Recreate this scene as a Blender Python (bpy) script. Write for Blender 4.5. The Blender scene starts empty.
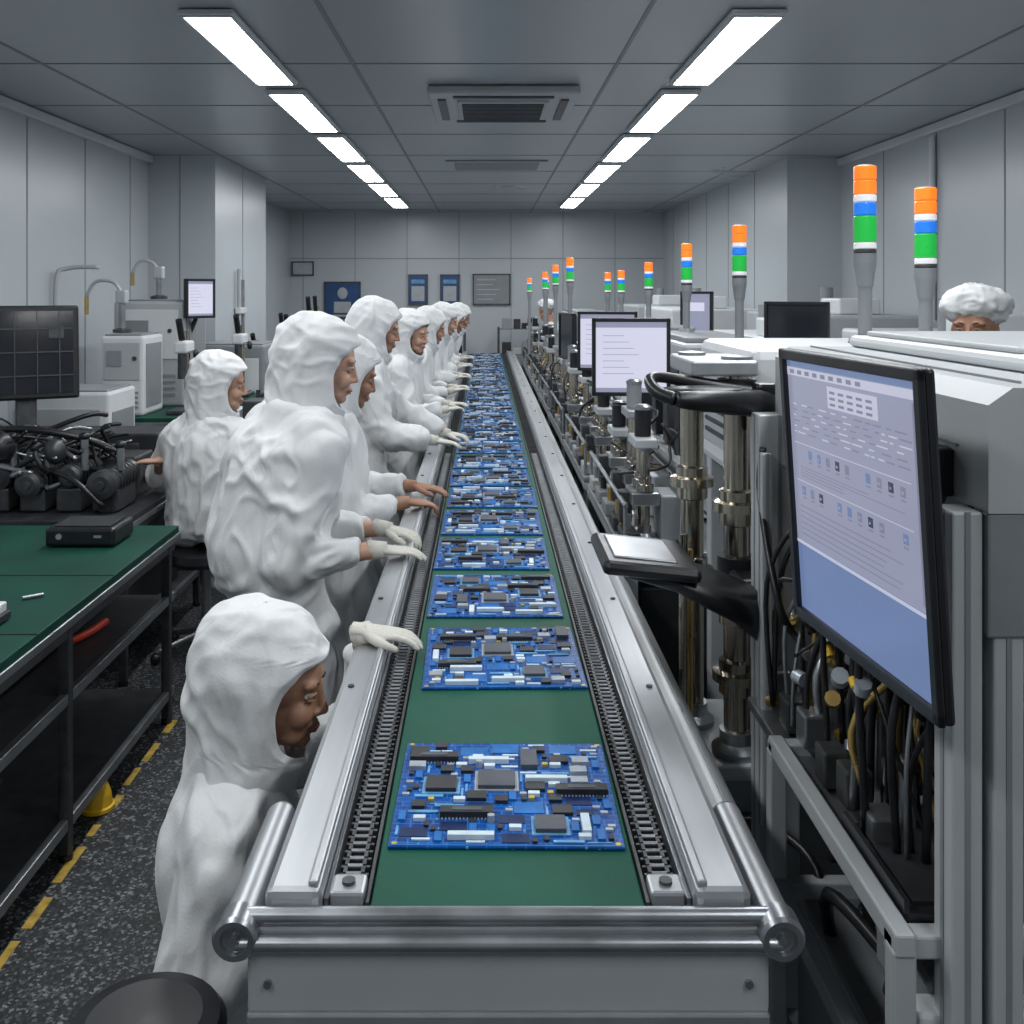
import bpy, bmesh, math, random
from mathutils import Vector, Matrix, noise, Euler
V=Vector
random.seed(7)
scene=bpy.context.scene
COL=scene.collection
scene.view_settings.view_transform='Standard'
# ------------------------------------------------------------ materials
def pbr(name,col,rough=.5,metal=0.,var=.12,scale=12,bump=0.,bscale=60,emit=None,estr=0.,stretch=None,coat=0.,spec=.5):
    m=bpy.data.materials.new(name); m.use_nodes=True
    nt=m.node_tree; b=nt.nodes['Principled BSDF']
    tc=nt.nodes.new('ShaderNodeTexCoord'); mp=nt.nodes.new('ShaderNodeMapping')
    nt.links.new(tc.outputs['Object'],mp.inputs[0])
    if stretch: mp.inputs['Scale'].default_value=stretch
    n=nt.nodes.new('ShaderNodeTexNoise'); n.inputs['Scale'].default_value=scale; n.inputs['Detail'].default_value=4
    nt.links.new(mp.outputs[0],n.inputs['Vector'])
    r=nt.nodes.new('ShaderNodeValToRGB')
    r.color_ramp.elements[0].position=.3; r.color_ramp.elements[1].position=.7
    c=col
    r.color_ramp.elements[0].color=(c[0]*(1-var),c[1]*(1-var),c[2]*(1-var),1)
    r.color_ramp.elements[1].color=(min(1,c[0]*(1+var)),min(1,c[1]*(1+var)),min(1,c[2]*(1+var)),1)
    nt.links.new(n.outputs[0],r.inputs[0]); nt.links.new(r.outputs[0],b.inputs['Base Color'])
    mr=nt.nodes.new('ShaderNodeMapRange')
    mr.inputs[3].default_value=max(0,rough-.08); mr.inputs[4].default_value=min(1,rough+.08)
    nt.links.new(n.outputs[0],mr.inputs[0]); nt.links.new(mr.outputs[0],b.inputs['Roughness'])
    b.inputs['Metallic'].default_value=metal
    b.inputs['Specular IOR Level'].default_value=spec
    b.inputs['Coat Weight'].default_value=coat
    if bump>0:
        n2=nt.nodes.new('ShaderNodeTexNoise'); n2.inputs['Scale'].default_value=bscale; n2.inputs['Detail'].default_value=3
        nt.links.new(mp.outputs[0],n2.inputs['Vector'])
        bp=nt.nodes.new('ShaderNodeBump'); bp.name='bump_fine'; bp.inputs['Strength'].default_value=bump; bp.inputs['Distance'].default_value=.01
        nt.links.new(n2.outputs[0],bp.inputs['Height']); nt.links.new(bp.outputs[0],b.inputs['Normal'])
    if emit:
        b.inputs['Emission Color'].default_value=(*emit,1); b.inputs['Emission Strength'].default_value=estr
        if estr<5:
            try: m.cycles.emission_sampling='NONE'
            except Exception: pass
    return m
ALU=pbr('aluminium',(.41,.43,.45),.38,.65,.08,6,.05,200,stretch=(4,.6,4))
STEEL=pbr('steel',(.34,.36,.38),.32,.85,.15,15)
CHROME=pbr('chrome_column',(.46,.42,.35),.18,1,.15,9)
DSTEEL=pbr('dark_steel',(.075,.08,.085),.42,.6,.25,20)
GREY=pbr('grey_paint',(.24,.26,.275),.42,.1,.08,5)
LGREY=pbr('light_grey_paint',(.42,.445,.46),.4,.05,.06,4)
WHITE=pbr('white_paint',(.62,.645,.66),.4,0,.05,4)
BLACK=pbr('black_plastic',(.011,.012,.015),.35,0,.2,20)
RUBBER=pbr('rubber_hose',(.012,.012,.014),.35,0,.3,20)
DARK=pbr('dark_enclosure',(.027,.03,.034),.5,.2,.3,12)
GREEN=pbr('belt_green',(.002,.072,.043),.55,0,.16,5,.06,300,spec=.25)
TGREEN=pbr('bench_mat_green',(.002,.048,.031),.6,0,.2,4,spec=.25)
YEL=pbr('yellow',(.68,.42,.02),.5,0,.15,12)
YELW=pbr('worn_yellow_paint',(.34,.225,.03),.6,0,.4,25)
RED=pbr('red',(.6,.05,.02),.4,0,.1,12)
BRASS=pbr('brass',(.55,.38,.13),.3,.9,.15,12)
def cloth_mat(name,col,s1,d1,s2,d2,k1=.45,k2=.22):
    m=pbr(name,col,.80,0,.04,5,.12,160,spec=.2)
    nt=m.node_tree; b=nt.nodes['Principled BSDF']; tc=nt.nodes['Texture Coordinate']
    oi=nt.nodes.new('ShaderNodeObjectInfo'); ad=nt.nodes.new('ShaderNodeVectorMath'); ad.operation='MULTIPLY_ADD'
    ad.inputs[1].default_value=(7,7,7); cb=nt.nodes.new('ShaderNodeCombineXYZ')
    for i in range(3): nt.links.new(oi.outputs['Random'],cb.inputs[i])
    nt.links.new(cb.outputs[0],ad.inputs[0]); nt.links.new(tc.outputs['Object'],ad.inputs[2])
    sc=nt.nodes.new('ShaderNodeVectorMath'); sc.operation='MULTIPLY'; sc.inputs[1].default_value=(1.25,1.25,.6); nt.links.new(ad.outputs[0],sc.inputs[0])
    prev=nt.nodes['bump_fine'].outputs[0]
    for s,d,st in((s1,d1,k1),(s2,d2,k2)):
        n=nt.nodes.new('ShaderNodeTexNoise'); n.noise_dimensions='3D'
        n.inputs['Scale'].default_value=s; n.inputs['Detail'].default_value=.6; n.inputs['Distortion'].default_value=.7
        nt.links.new(sc.outputs[0],n.inputs['Vector'])
        a=nt.nodes.new('ShaderNodeMath'); a.operation='SUBTRACT'; a.inputs[1].default_value=.5; nt.links.new(n.outputs[0],a.inputs[0])
        ab=nt.nodes.new('ShaderNodeMath'); ab.operation='ABSOLUTE'; nt.links.new(a.outputs[0],ab.inputs[0])
        mr=nt.nodes.new('ShaderNodeMapRange'); mr.interpolation_type='SMOOTHSTEP'; mr.inputs[1].default_value=0; mr.inputs[2].default_value=.16; mr.inputs[3].default_value=1; mr.inputs[4].default_value=0
        nt.links.new(ab.outputs[0],mr.inputs[0])
        bp=nt.nodes.new('ShaderNodeBump'); bp.inputs['Strength'].default_value=st; bp.inputs['Distance'].default_value=d
        nt.links.new(mr.outputs[0],bp.inputs['Height']); nt.links.new(prev,bp.inputs['Normal']); prev=bp.outputs[0]
    nt.links.new(prev,b.inputs['Normal'])
    b.inputs['Sheen Weight'].default_value=.2
    return m
CLOTH=cloth_mat('cleanroom_cloth',(.69,.705,.715),6,.010,13,.004)
GLOVE=cloth_mat('glove_cloth',(.60,.585,.53),22,.002,60,.0006)
SKIN=pbr('skin',(.42,.235,.16),.5,0,.12,25,.05,250)
SKIN2=pbr('skin_light',(.52,.31,.22),.5,0,.12,25,.05,250)
SKIN3=pbr('skin_tan',(.33,.175,.11),.5,0,.12,25,.05,250)
LIP=pbr('lips',(.34,.13,.10),.45,0,.1,30)
HAIR=pbr('hair_black',(.012,.010,.009),.5,0,.3,60,.4,200)
EYEW=pbr('eye_white',(.5,.48,.45),.3,0,.03)
IRIS=pbr('iris',(.02,.012,.008),.15,0,.1)
O_E=pbr('tower_orange',(.9,.22,.02),.3,0,.05,5,emit=(1,.17,.01),estr=.6)
B_E=pbr('tower_blue',(.02,.2,.75),.3,0,.05,5,emit=(.01,.16,.7),estr=.4)
G_E=pbr('tower_green',(.02,.5,.07),.3,0,.05,5,emit=(.01,.45,.05),estr=.25)
W_E=pbr('tower_white',(.8,.8,.8),.3,0,.03,5,emit=(.8,.8,.85),estr=.25)
SCRW=pbr('screen_white',(.1,.1,.12),.2,0,.03,2,emit=(.66,.66,.82),estr=.9)
SCRB=pbr('screen_blue',(.03,.04,.08),.2,0,.03,2,emit=(.17,.24,.44),estr=.75)
SCRL=pbr('screen_lav',(.06,.06,.08),.2,0,.06,2,emit=(.34,.36,.50),estr=.72)
SCRD=pbr('screen_text',(.02,.02,.04),.2,0,.03,2,emit=(.06,.07,.14),estr=.4)
SCRH=pbr('screen_hilite',(.08,.08,.1),.2,0,.03,2,emit=(.56,.58,.72),estr=.8)
SCRG=pbr('screen_grey',(.05,.05,.07),.2,0,.03,2,emit=(.24,.25,.36),estr=.7)
SCROFF=pbr('screen_off',(.02,.022,.028),.12,0,.1,2)
LAMP=pbr('lamp_diffuser',(.9,.9,.9),.4,0,.02,2,emit=(.965,.985,1.0),estr=25)
BLUEPIC=pbr('poster_blue',(.02,.07,.20),.4,0,.2,6)
PAPER=pbr('poster_paper',(.40,.43,.46),.5,0,.1,9)
def pcb_mat():
    m=pbr('pcb_soldermask_blue',(.004,.05,.24),.3,0,.3,9,coat=.15)
    nt=m.node_tree; b=nt.nodes['Principled BSDF']
    tc=nt.nodes['Texture Coordinate']
    br=nt.nodes.new('ShaderNodeTexBrick'); br.inputs['Scale'].default_value=16
    br.inputs['Color1'].default_value=(.002,.035,.18,1); br.inputs['Color2'].default_value=(.003,.08,.35,1)
    br.inputs['Mortar'].default_value=(.02,.16,.48,1); br.inputs['Mortar Size'].default_value=.018; br.offset=.37; br.squash=.6
    nt.links.new(tc.outputs['Object'],br.inputs['Vector'])
    vo=nt.nodes.new('ShaderNodeTexVoronoi'); vo.inputs['Scale'].default_value=48; vo.distance='CHEBYCHEV'
    nt.links.new(tc.outputs['Object'],vo.inputs['Vector'])
    lt=nt.nodes.new('ShaderNodeMath'); lt.operation='LESS_THAN'; lt.inputs[1].default_value=.10
    nt.links.new(vo.outputs['Distance'],lt.inputs[0])
    mx=nt.nodes.new('ShaderNodeMix'); mx.data_type='RGBA'
    nt.links.new(lt.outputs[0],mx.inputs[0]); nt.links.new(br.outputs[0],mx.inputs[6]); mx.inputs[7].default_value=(.15,.36,.60,1)
    nt.links.new(mx.outputs[2],b.inputs['Base Color']); return m
PCBM=pcb_mat()
PADB=pbr('pcb_pad_light',(.12,.33,.58),.35,.1,.3,30)
PADM=pbr('pcb_blue_mid',(.006,.13,.42),.35,0,.2,30)
PADD=pbr('pcb_blue_deep',(.002,.016,.08),.35,0,.2,30)
CHIP=pbr('chip_black',(.016,.018,.024),.45,0,.15,30)
CHIPG=pbr('chip_grey',(.07,.08,.10),.45,.2,.15,30)
CAN=pbr('component_silver',(.46,.51,.56),.35,.5,.1,30)
CWHT=pbr('component_white',(.53,.64,.72),.5,0,.08,30)
GOLD=pbr('component_gold',(.60,.45,.08),.35,.5,.1,30)

def floor_mat():
    m=pbr('floor_speckled',(.05,.055,.06),.55,0,.2,3,spec=.3)
    nt=m.node_tree; b=nt.nodes['Principled BSDF']; tc=nt.nodes['Texture Coordinate']
    vo=nt.nodes.new('ShaderNodeTexVoronoi'); vo.inputs['Scale'].default_value=120
    nt.links.new(tc.outputs['Object'],vo.inputs['Vector'])
    r=nt.nodes.new('ShaderNodeValToRGB'); e=r.color_ramp.elements
    e[0].position=0; e[0].color=(.010,.011,.013,1); e[1].position=1; e[1].color=(.20,.21,.22,1)
    a=e.new(.55); a.color=(.020,.023,.025,1); a=e.new(.8); a.color=(.055,.06,.065,1)
    sp=nt.nodes.new('ShaderNodeSeparateColor'); nt.links.new(vo.outputs['Color'],sp.inputs[0])
    nt.links.new(sp.outputs[0],r.inputs[0]); nt.links.new(r.outputs[0],b.inputs['Base Color']); return m
FLOOR=floor_mat()
WALL=pbr('wall_panel',(.48,.52,.55),.32,0,.03,.8)
SEAM=pbr('panel_seam',(.25,.275,.29),.6,0,.05,2)
CEIL=pbr('ceiling_panel',(.38,.41,.425),.30,.2,.02,.5)
CSEAM=pbr('ceiling_seam',(.22,.24,.255),.5,0,.05,2)
TRIMM=pbr('trim_white',(.62,.65,.67),.4,0,.05,2)

# ------------------------------------------------------------ builder
def basis(d):
    d=V(d).normalized(); u=V((0,0,1)) if abs(d.z)<.95 else V((1,0,0))
    a=d.cross(u).normalized(); b=a.cross(d).normalized(); return a,b
def catmull(pts,n):
    P=[V(p) for p in pts]
    if len(P)<3 or n<2: return P
    out=[]
    for i in range(len(P)-1):
        p0=P[max(0,i-1)];p1=P[i];p2=P[i+1];p3=P[min(len(P)-1,i+2)]
        for k in range(n):
            t=k/n
            out.append(.5*((2*p1)+(p2-p0)*t+(2*p0-5*p1+4*p2-p3)*t*t+(3*p1-p0-3*p2+p3)*t**3))
    out.append(P[-1]); return out
class B:
    def __init__(s,name): s.name=name;s.v=[];s.f=[];s.mi=[];s.sm=[];s.mats=[]
    def add(s,vs,fs,mat,smooth=False):
        if mat not in s.mats: s.mats.append(mat)
        k=s.mats.index(mat); o=len(s.v)
        s.v.extend([tuple(v) for v in vs])
        for f in fs: s.f.append([i+o for i in f]); s.mi.append(k); s.sm.append(smooth)
    def box(s,c,d,mat,rot=None,bev=0):
        hx,hy,hz=d[0]/2,d[1]/2,d[2]/2
        c=V(c); R=Euler(rot).to_matrix() if rot else None
        if bev>0:
            bm=bmesh.new(); bmesh.ops.create_cube(bm,size=1)
            for v in bm.verts: v.co=V((v.co.x*d[0],v.co.y*d[1],v.co.z*d[2]))
            bmesh.ops.bevel(bm,geom=bm.edges[:],offset=min(bev,min(d)*.49),segments=2,affect='EDGES',profile=.5)
            bm.verts.index_update()
            vs=[v.co.copy() for v in bm.verts]; fs=[[v.index for v in f.verts] for f in bm.faces]; bm.free()
        else:
            vs=[V((x,y,z)) for x in(-hx,hx) for y in(-hy,hy) for z in(-hz,hz)]
            fs=[(0,1,3,2),(4,6,7,5),(0,4,5,1),(2,3,7,6),(0,2,6,4),(1,5,7,3)]
        if R: vs=[R@v for v in vs]
        s.add([v+c for v in vs],fs,mat)
    def bb(s,x0,x1,y0,y1,z0,z1,mat,bev=0):
        s.box(((x0+x1)/2,(y0+y1)/2,(z0+z1)/2),(x1-x0,y1-y0,z1-z0),mat,None,bev)
    def cyl(s,p0,p1,r,mat,r2=None,seg=16):
        p0=V(p0);p1=V(p1); r2=r if r2 is None else r2
        a,b=basis(p1-p0); vs=[];n=seg
        for p,rr in((p0,r),(p1,r2)):
            for i in range(n):
                t=2*math.pi*i/n; vs.append(p+a*math.cos(t)*rr+b*math.sin(t)*rr)
        s.add(vs,[(i,i+n,(i+1)%n+n,(i+1)%n) for i in range(n)],mat,True)
        s.add(vs[:n],[list(range(n))],mat); s.add(vs[n:],[list(range(n))[::-1]],mat)
    def lathe(s,p,d,prof,mat,seg=20):
        p=V(p);d=V(d).normalized();a,b=basis(d)
        for (r0,h0),(r1,h1) in zip(prof[:-1],prof[1:]):
            vs=[]
            for r,h in((r0,h0),(r1,h1)):
                for i in range(seg):
                    t=2*math.pi*i/seg; vs.append(p+d*h+a*math.cos(t)*r+b*math.sin(t)*r)
            s.add(vs,[(i,i+seg,(i+1)%seg+seg,(i+1)%seg) for i in range(seg)],mat,True)
    def tube(s,pts,r,mat,seg=8,n=5,cap=True):
        P=catmull(pts,n); m=len(P)
        if isinstance(r,(int,float)): R=[r]*m
        else:
            R=[]
            for i in range(m):
                t=i/(m-1)*(len(r)-1); k=min(int(t),len(r)-2); R.append(r[k]*(1-(t-k))+r[k+1]*(t-k))
        a,_=basis(P[1]-P[0]); vs=[]
        for i in range(m):
            d=(P[min(i+1,m-1)]-P[max(i-1,0)]).normalized()
            a=(a-d*a.dot(d)).normalized(); b=d.cross(a)
            for k in range(seg):
                t=2*math.pi*k/seg; vs.append(P[i]+a*math.cos(t)*R[i]+b*math.sin(t)*R[i])
        fs=[(i*seg+k,i*seg+(k+1)%seg,(i+1)*seg+(k+1)%seg,(i+1)*seg+k) for i in range(m-1) for k in range(seg)]
        if cap: fs+= [list(range(seg))[::-1],[(m-1)*seg+k for k in range(seg)]]
        s.add(vs,fs,mat,True)
    def ell(s,c,r,mat,seg=16,rings=10,rot=None):
        c=V(c); R=Euler(rot).to_matrix() if rot else Matrix.Identity(3)
        vs=[V((0,0,-r[2]))]
        for j in range(1,rings):
            ph=-math.pi/2+math.pi*j/rings
            for i in range(seg):
                t=2*math.pi*i/seg; vs.append(V((r[0]*math.cos(ph)*math.cos(t),r[1]*math.cos(ph)*math.sin(t),r[2]*math.sin(ph))))
        vs.append(V((0,0,r[2]))); L=len(vs)-1
        fs=[(0,1+(i+1)%seg,1+i) for i in range(seg)]
        for j in range(rings-2):
            o=1+j*seg
            fs+=[(o+i,o+(i+1)%seg,o+seg+(i+1)%seg,o+seg+i) for i in range(seg)]
        o=1+(rings-2)*seg
        fs+=[(o+i,o+(i+1)%seg,L) for i in range(seg)]
        s.add([R@v+c for v in vs],fs,mat,True)
    def loft(s,rings,mat,seg=20,p=2.0):
        vs=[]
        for c,a,b in rings:
            for k in range(seg):
                t=2*math.pi*k/seg; ct,st=math.cos(t),math.sin(t)
                ct=math.copysign(abs(ct)**(2/p),ct); st=math.copysign(abs(st)**(2/p),st)
                vs.append(V(c)+V(a)*ct+V(b)*st)
        m=len(rings)
        fs=[(i*seg+k,i*seg+(k+1)%seg,(i+1)*seg+(k+1)%seg,(i+1)*seg+k) for i in range(m-1) for k in range(seg)]
        fs+=[list(range(seg))[::-1],[(m-1)*seg+k for k in range(seg)]]
        s.add(vs,fs,mat,True)
    def prism(s,poly,axis,a0,a1,mat,bev=0):
        n=len(poly); vs=[]
        for a in(a0,a1):
            for p,q in poly:
                vs.append({'x':(a,p,q),'y':(p,a,q),'z':(p,q,a)}[axis])
        fs=[(i,(i+1)%n,(i+1)%n+n,i+n) for i in range(n)]+[list(range(n))[::-1],list(range(n,2*n))]
        s.add(vs,fs,mat)
    def mesh(s):
        me=bpy.data.meshes.new(s.name); me.from_pydata(s.v,[],s.f)
        for m in s.mats: me.materials.append(m)
        me.polygons.foreach_set('material_index',s.mi); me.polygons.foreach_set('use_smooth',s.sm)
        bm=bmesh.new(); bm.from_mesh(me); bmesh.ops.recalc_face_normals(bm,faces=bm.faces); bm.to_mesh(me); bm.free()
        me.update(); return me
    def done(s,M=None,parent=None,center=True):
        if center and M is None and s.v:
            xs=[v[0] for v in s.v];ys=[v[1] for v in s.v];zs=[v[2] for v in s.v]
            c=((min(xs)+max(xs))/2,(min(ys)+max(ys))/2,min(zs))
            s.v=[(v[0]-c[0],v[1]-c[1],v[2]-c[2]) for v in s.v]; M=Matrix.Translation(c)
        o=bpy.data.objects.new(s.name,s.mesh()); COL.objects.link(o)
        if M is not None: o.matrix_world=M
        if parent: o.parent=parent
        return o
def inst(name,me,M,parent=None,skin=None):
    o=bpy.data.objects.new(name,me); COL.objects.link(o)
    if parent: o.parent=parent
    o.matrix_local=M
    if skin is not None:
        for sl in o.material_slots:
            if sl.material==SKIN: sl.link='OBJECT'; sl.material=skin
    return o
def remeshed(b,vox,sm=3,fac=.5):
    me=b.mesh(); o=bpy.data.objects.new('tmp_remesh',me); COL.objects.link(o)
    r=o.modifiers.new('r','REMESH'); r.mode='VOXEL'; r.voxel_size=vox; r.use_smooth_shade=True
    k=o.modifiers.new('s','SMOOTH'); k.iterations=sm; k.factor=fac
    dg=bpy.context.evaluated_depsgraph_get(); dg.update()
    out=bpy.data.meshes.new_from_object(o.evaluated_get(dg)); bpy.data.objects.remove(o)
    out.materials.clear(); out.materials.append(b.mats[0])
    out.polygons.foreach_set('material_index',[0]*len(out.polygons)); out.polygons.foreach_set('use_smooth',[True]*len(out.polygons))
    return out
def wrinkle(me,amp,freq,seed,sx=1,sz=1,fine=.35):
    off=V((seed*3.7,seed*1.3,seed*7.1)); new=[]
    ss=lambda t: t*t*(3-2*t)
    for v in me.vertices:
        p=V((v.co.x*sx,v.co.y*sx,v.co.z*sz))*freq+off
        w=noise.noise_vector(p*.5)*.9
        q=p+w
        r=ss(1-min(1,abs(noise.noise(q))*3.4))
        r2=ss(1-min(1,abs(noise.noise(q*2.2+V((5,1,2))))*3.0))
        n0=noise.noise(p*.45+V((9,9,9)))
        new.append(v.co+v.normal*(amp*(.8*r+fine*r2+.7*n0-.35)))
    for v,c in zip(me.vertices,new): v.co=c
    me.update()

# ------------------------------------------------------------ room
YB=-2.5; YE=15.4; ZC=3.0
b=B('floor'); b.bb(-3.2,3.45,YB-.2,YE+.2,-.1,0,FLOOR); b.done(center=False)
b=B('floor_marking')
y=2.2
while y<9:
    L=random.uniform(.05,.20); o=random.uniform(-.006,.006); b.bb(-1.312+o,-1.288+o+random.uniform(0,.008),y,y+L,0,.002,YELW); y+=L+random.uniform(.03,.14)
b.done()
b=B('ceiling'); b.bb(-3.2,3.45,YB-.2,YE+.2,ZC,ZC+.1,CEIL)
for x in(-2.35,-.7,.7,2.45): b.bb(x-.010,x+.010,YB,YE,ZC-.004,ZC,CSEAM)
y=YB+.6
while y<YE: b.bb(-3.0,3.25,y-.006,y+.006,ZC-.003,ZC,CSEAM); y+=1.2
b.done(center=False)
b=B('wall_left'); b.bb(-3.15,-3.0,YB,YE,0,ZC,WALL)
b.bb(-3.0,-2.40,8.9,10.95,0,ZC,WALL)
y=YB+.5
while y<8.9: b.bb(-3.0,-2.996,y-.006,y+.006,0,ZC,SEAM); y+=.95
for y in(9.9,): b.bb(-2.40,-2.396,y-.006,y+.006,0,ZC,SEAM)
b.bb(-2.72,-2.71,8.896,8.9,0,ZC,SEAM)
b.done(center=False)
b=B('wall_right'); b.bb(3.25,3.4,YB,YE,0,ZC,WALL); b.bb(2.75,3.25,9.1,YE,0,ZC,WALL)
y=YB+.2
while y<9.1: b.bb(3.246,3.25,y-.006,y+.006,0,ZC,SEAM); y+=.95
for y in(10.2,11.3,12.4,13.5,14.6): b.bb(2.746,2.75,y-.006,y+.006,0,ZC,SEAM)
b.done(center=False)
b=B('wall_back'); b.bb(-3.15,3.4,YE,YE+.15,0,ZC,WALL)
for i in range(8): x=-2.8+i*.8; b.bb(x-.005,x+.005,YE-.005,YE,0,ZC,SEAM)
b.bb(-3.0,2.75,YE-.006,YE,2.28,2.292,SEAM)
b.done(center=False)
b=B('wall_front'); b.bb(-3.15,3.4,YB-.15,YB,0,ZC,WALL); b.done(center=False)
b=B('trim_left'); b.bb(-3.0,-2.95,YB,8.9,ZC-.07,ZC-.005,TRIMM,.01); b.done()
b=B('trim_right'); b.bb(3.2,3.25,YB,9.1,ZC-.07,ZC-.005,TRIMM,.01); b.done()
b=B('baseboard_left'); b.bb(-3.0,-2.985,YB,8.9,0,.1,GREY); b.done()
b=B('baseboard_right'); b.bb(3.235,3.25,YB,9.1,0,.1,GREY); b.done()
bl=B('ceiling_lamp')
bl.box((0,0,-.012),(.24,1.46,.024),WHITE,None,.006)
bl.add([(-.098,-.70,-.026),(.098,-.70,-.026),(.098,.70,-.026),(-.098,.70,-.026)],[(0,3,2,1)],LAMP)
for sx in(-1,1): bl.box((sx*.106,0,-.027),(.012,1.43,.008),WHITE)
for sy in(-1,1): bl.box((0,sy*.71,-.027),(.21,.018,.008),WHITE)
lm=bl.mesh()
for i in range(10):
    y=4.98+1.7*(i-4)
    if y<-1.7 or y>14.6: continue
    for x in(-1.19,1.17): inst('ceiling_lamp',lm,Matrix.Translation((x,y,ZC-.004)))
b=B('air_conditioner_cassette'); x=.11; yc=6.35
b.box((x,yc,ZC-.03),(.90,1.05,.05),LGREY,None,.015)
b.box((x,yc,ZC-.06),(.56,.62,.02),LGREY,None,.008)
for k in range(12): b.box((x,yc-.26+k*.047,ZC-.073),(.5,.02,.01),DSTEEL)
for sx in(-1,1): b.box((x+sx*.37,yc,ZC-.058),(.05,.7,.012),DSTEEL)
for sy in(-1,1): b.box((x,yc+sy*.42,ZC-.058),(.6,.05,.012),DSTEEL)
b.done()
b=B('ceiling_access_panel'); b.box((.11,9.6,ZC-.008),(.95,.7,.012),CEIL,None,.004); b.box((.11,9.6,ZC-.015),(.8,.55,.006),CSEAM,None,.002); b.done()
def pic(name,x,w,z0,z1,inner):
    b=B(name); b.bb(x-w/2,x+w/2,YE-.035,YE-.006,z0,z1,inner,.005)
    f=.02
    for a in((x-w/2,x-w/2+f,z0,z1),(x+w/2-f,x+w/2,z0,z1),(x-w/2,x+w/2,z0,z0+f),(x-w/2,x+w/2,z1-f,z1)):
        b.bb(a[0],a[1],YE-.045,YE-.03,a[2],a[3],DSTEEL)
    return b
b=pic('wall_poster',-2.19,.56,1.35,1.93,BLUEPIC)
b.bb(-2.32,-2.06,YE-.042,YE-.034,1.45,1.62,PAPER); b.ell((-2.19,YE-.04,1.75),(.08,.008,.09),PAPER); b.bb(-2.4,-1.98,YE-.042,YE-.034,1.39,1.42,PAPER)
b.done()
for x in(-1.03,-.54):
    b=pic('wall_notice',x,.3,1.57,2.04,BLUEPIC); b.bb(x-.1,x+.1,YE-.042,YE-.034,1.63,1.86,PAPER); b.bb(x-.1,x+.1,YE-.042,YE-.034,1.9,1.96,PADB); b.done()
b=pic('whiteboard',.1,.58,1.57,2.05,GREY)
for k in range(5): b.bb(-.12,.12+.05*(k%3),YE-.04,YE-.034,1.65+k*.075,1.665+k*.075,LGREY)
b.done()
b=pic('wall_sign',-2.8,.34,2.02,2.24,PAPER); b.done()

# ------------------------------------------------------------ conveyor
C=.033; Y0=1.46; Y1=14.2; ZB=.90
b=B('conveyor_line')
b.bb(C-.202,C+.202,Y0,Y1,ZB-.02,ZB,GREEN,.004)
b.cyl((C-.2,Y0+.005,ZB-.035),(C+.2,Y0+.005,ZB-.035),.035,GREEN,seg=24)
b.bb(C-.20,C+.20,Y0+.03,Y1,ZB-.11,ZB-.03,DARK)
for s in(-1,1):
    b.bb(*sorted((C+s*.205,C+s*.268)),Y0-.0,Y1,ZB-.05,ZB-.012,BLACK)
    b.bb(*sorted((C+s*.203,C+s*.208)),Y0,Y1,ZB-.05,ZB+.006,DSTEEL)
    b.bb(*sorted((C+s*.262,C+s*.268)),Y0,Y1,ZB-.05,ZB+.012,STEEL)
    y=Y0+.06
    while y<Y1-.1:
        b.box((C+s*.2355,y,ZB-.006),(.046,.006,.012),DSTEEL)
        if y<5.5:
            b.box((C+s*.222,y+.009,ZB-.004),(.006,.017,.014),DSTEEL); b.box((C+s*.249,y+.009,ZB-.004),(.006,.017,.014),DSTEEL)
            b.cyl((C+s*.224,y+.0,ZB-.0),(C+s*.247,y+.0,ZB-.0),.0038,STEEL,seg=6)
        y+=.021 if y<5.5 else .045
    b.box((C+s*.236,Y0+.03,ZB+.002),(.052,.05,.03),ALU,None,.005)
    b.cyl((C+s*.236,Y0+.03,ZB+.016),(C+s*.236,Y0+.03,ZB+.022),.01,DSTEEL)
    x0,x1=sorted((C+s*.270,C+s*.352))
    b.bb(x0,x1,Y0-.02,Y1,ZB-.10,ZB+.035,ALU,.012)
    b.bb(*sorted((C+s*.275,C+s*.290)),Y0-.01,Y1,ZB+.030,ZB+.043,ALU,.004)
    b.bb(*sorted((C+s*.351,C+s*.354)),Y0,Y1,ZB-.045,ZB-.03,DARK)
    b.cyl((C+s*.385,Y0-.05,ZB-.012),(C+s*.385,Y0+.27,ZB-.012),.026,ALU,seg=20)
    b.lathe((C+s*.385,Y0+.27,ZB-.012),(0,1,0),[(.026,0),(.022,.012),(0,.016)],STEEL,20)
    b.box((C+s*.368,Y0+.20,ZB-.03),(.035,.05,.045),STEEL,None,.006)
    if s>0: b.bb(C+.356,C+.392,Y0+.29,Y1,ZB-.06,ZB-.005,LGREY,.006)
    b.lathe((C+s*.385,Y0-.05,ZB-.012),(0,-1,0),[(.032,-.03),(.032,.006),(.028,.012),(.020,.012),(.018,.004),(.008,.004),(.006,.012),(0,.012)],STEEL,24)
    y=Y0+.72
    while y<Y1:
        if s>0: b.box((C+s*.372,y,ZB-.03),(.05,.05,.045),STEEL,None,.006)
        b.cyl((C+s*.325,y,ZB+.034),(C+s*.325,y,ZB+.039),.007,DSTEEL,seg=8)
        y+=.62
    b.bb(*sorted((C+s*.30,C+s*.34)),Y0,Y1,ZB-.20,ZB-.10,GREY)
    for y in(1.62,3.9,6.2,8.5,10.8,13.6):
        b.bb(*sorted((C+s*.29,C+s*.35)),y,y+.06,.03,ZB-.19,ALU,.005)
        b.cyl((C+s*.32,y+.03,0),(C+s*.32,y+.03,.03),.035,BLACK)
for y in(1.62,3.9,6.2,8.5,10.8,13.6): b.bb(C-.29,C+.29,y+.01,y+.05,.25,.30,ALU,.005)
b.prism([(C+.395,ZB-.01),(C+.455,ZB-.10),(C+.45,ZB-.11),(C+.39,ZB-.02)],'y',Y0+.30,3.4,LGREY)
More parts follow.
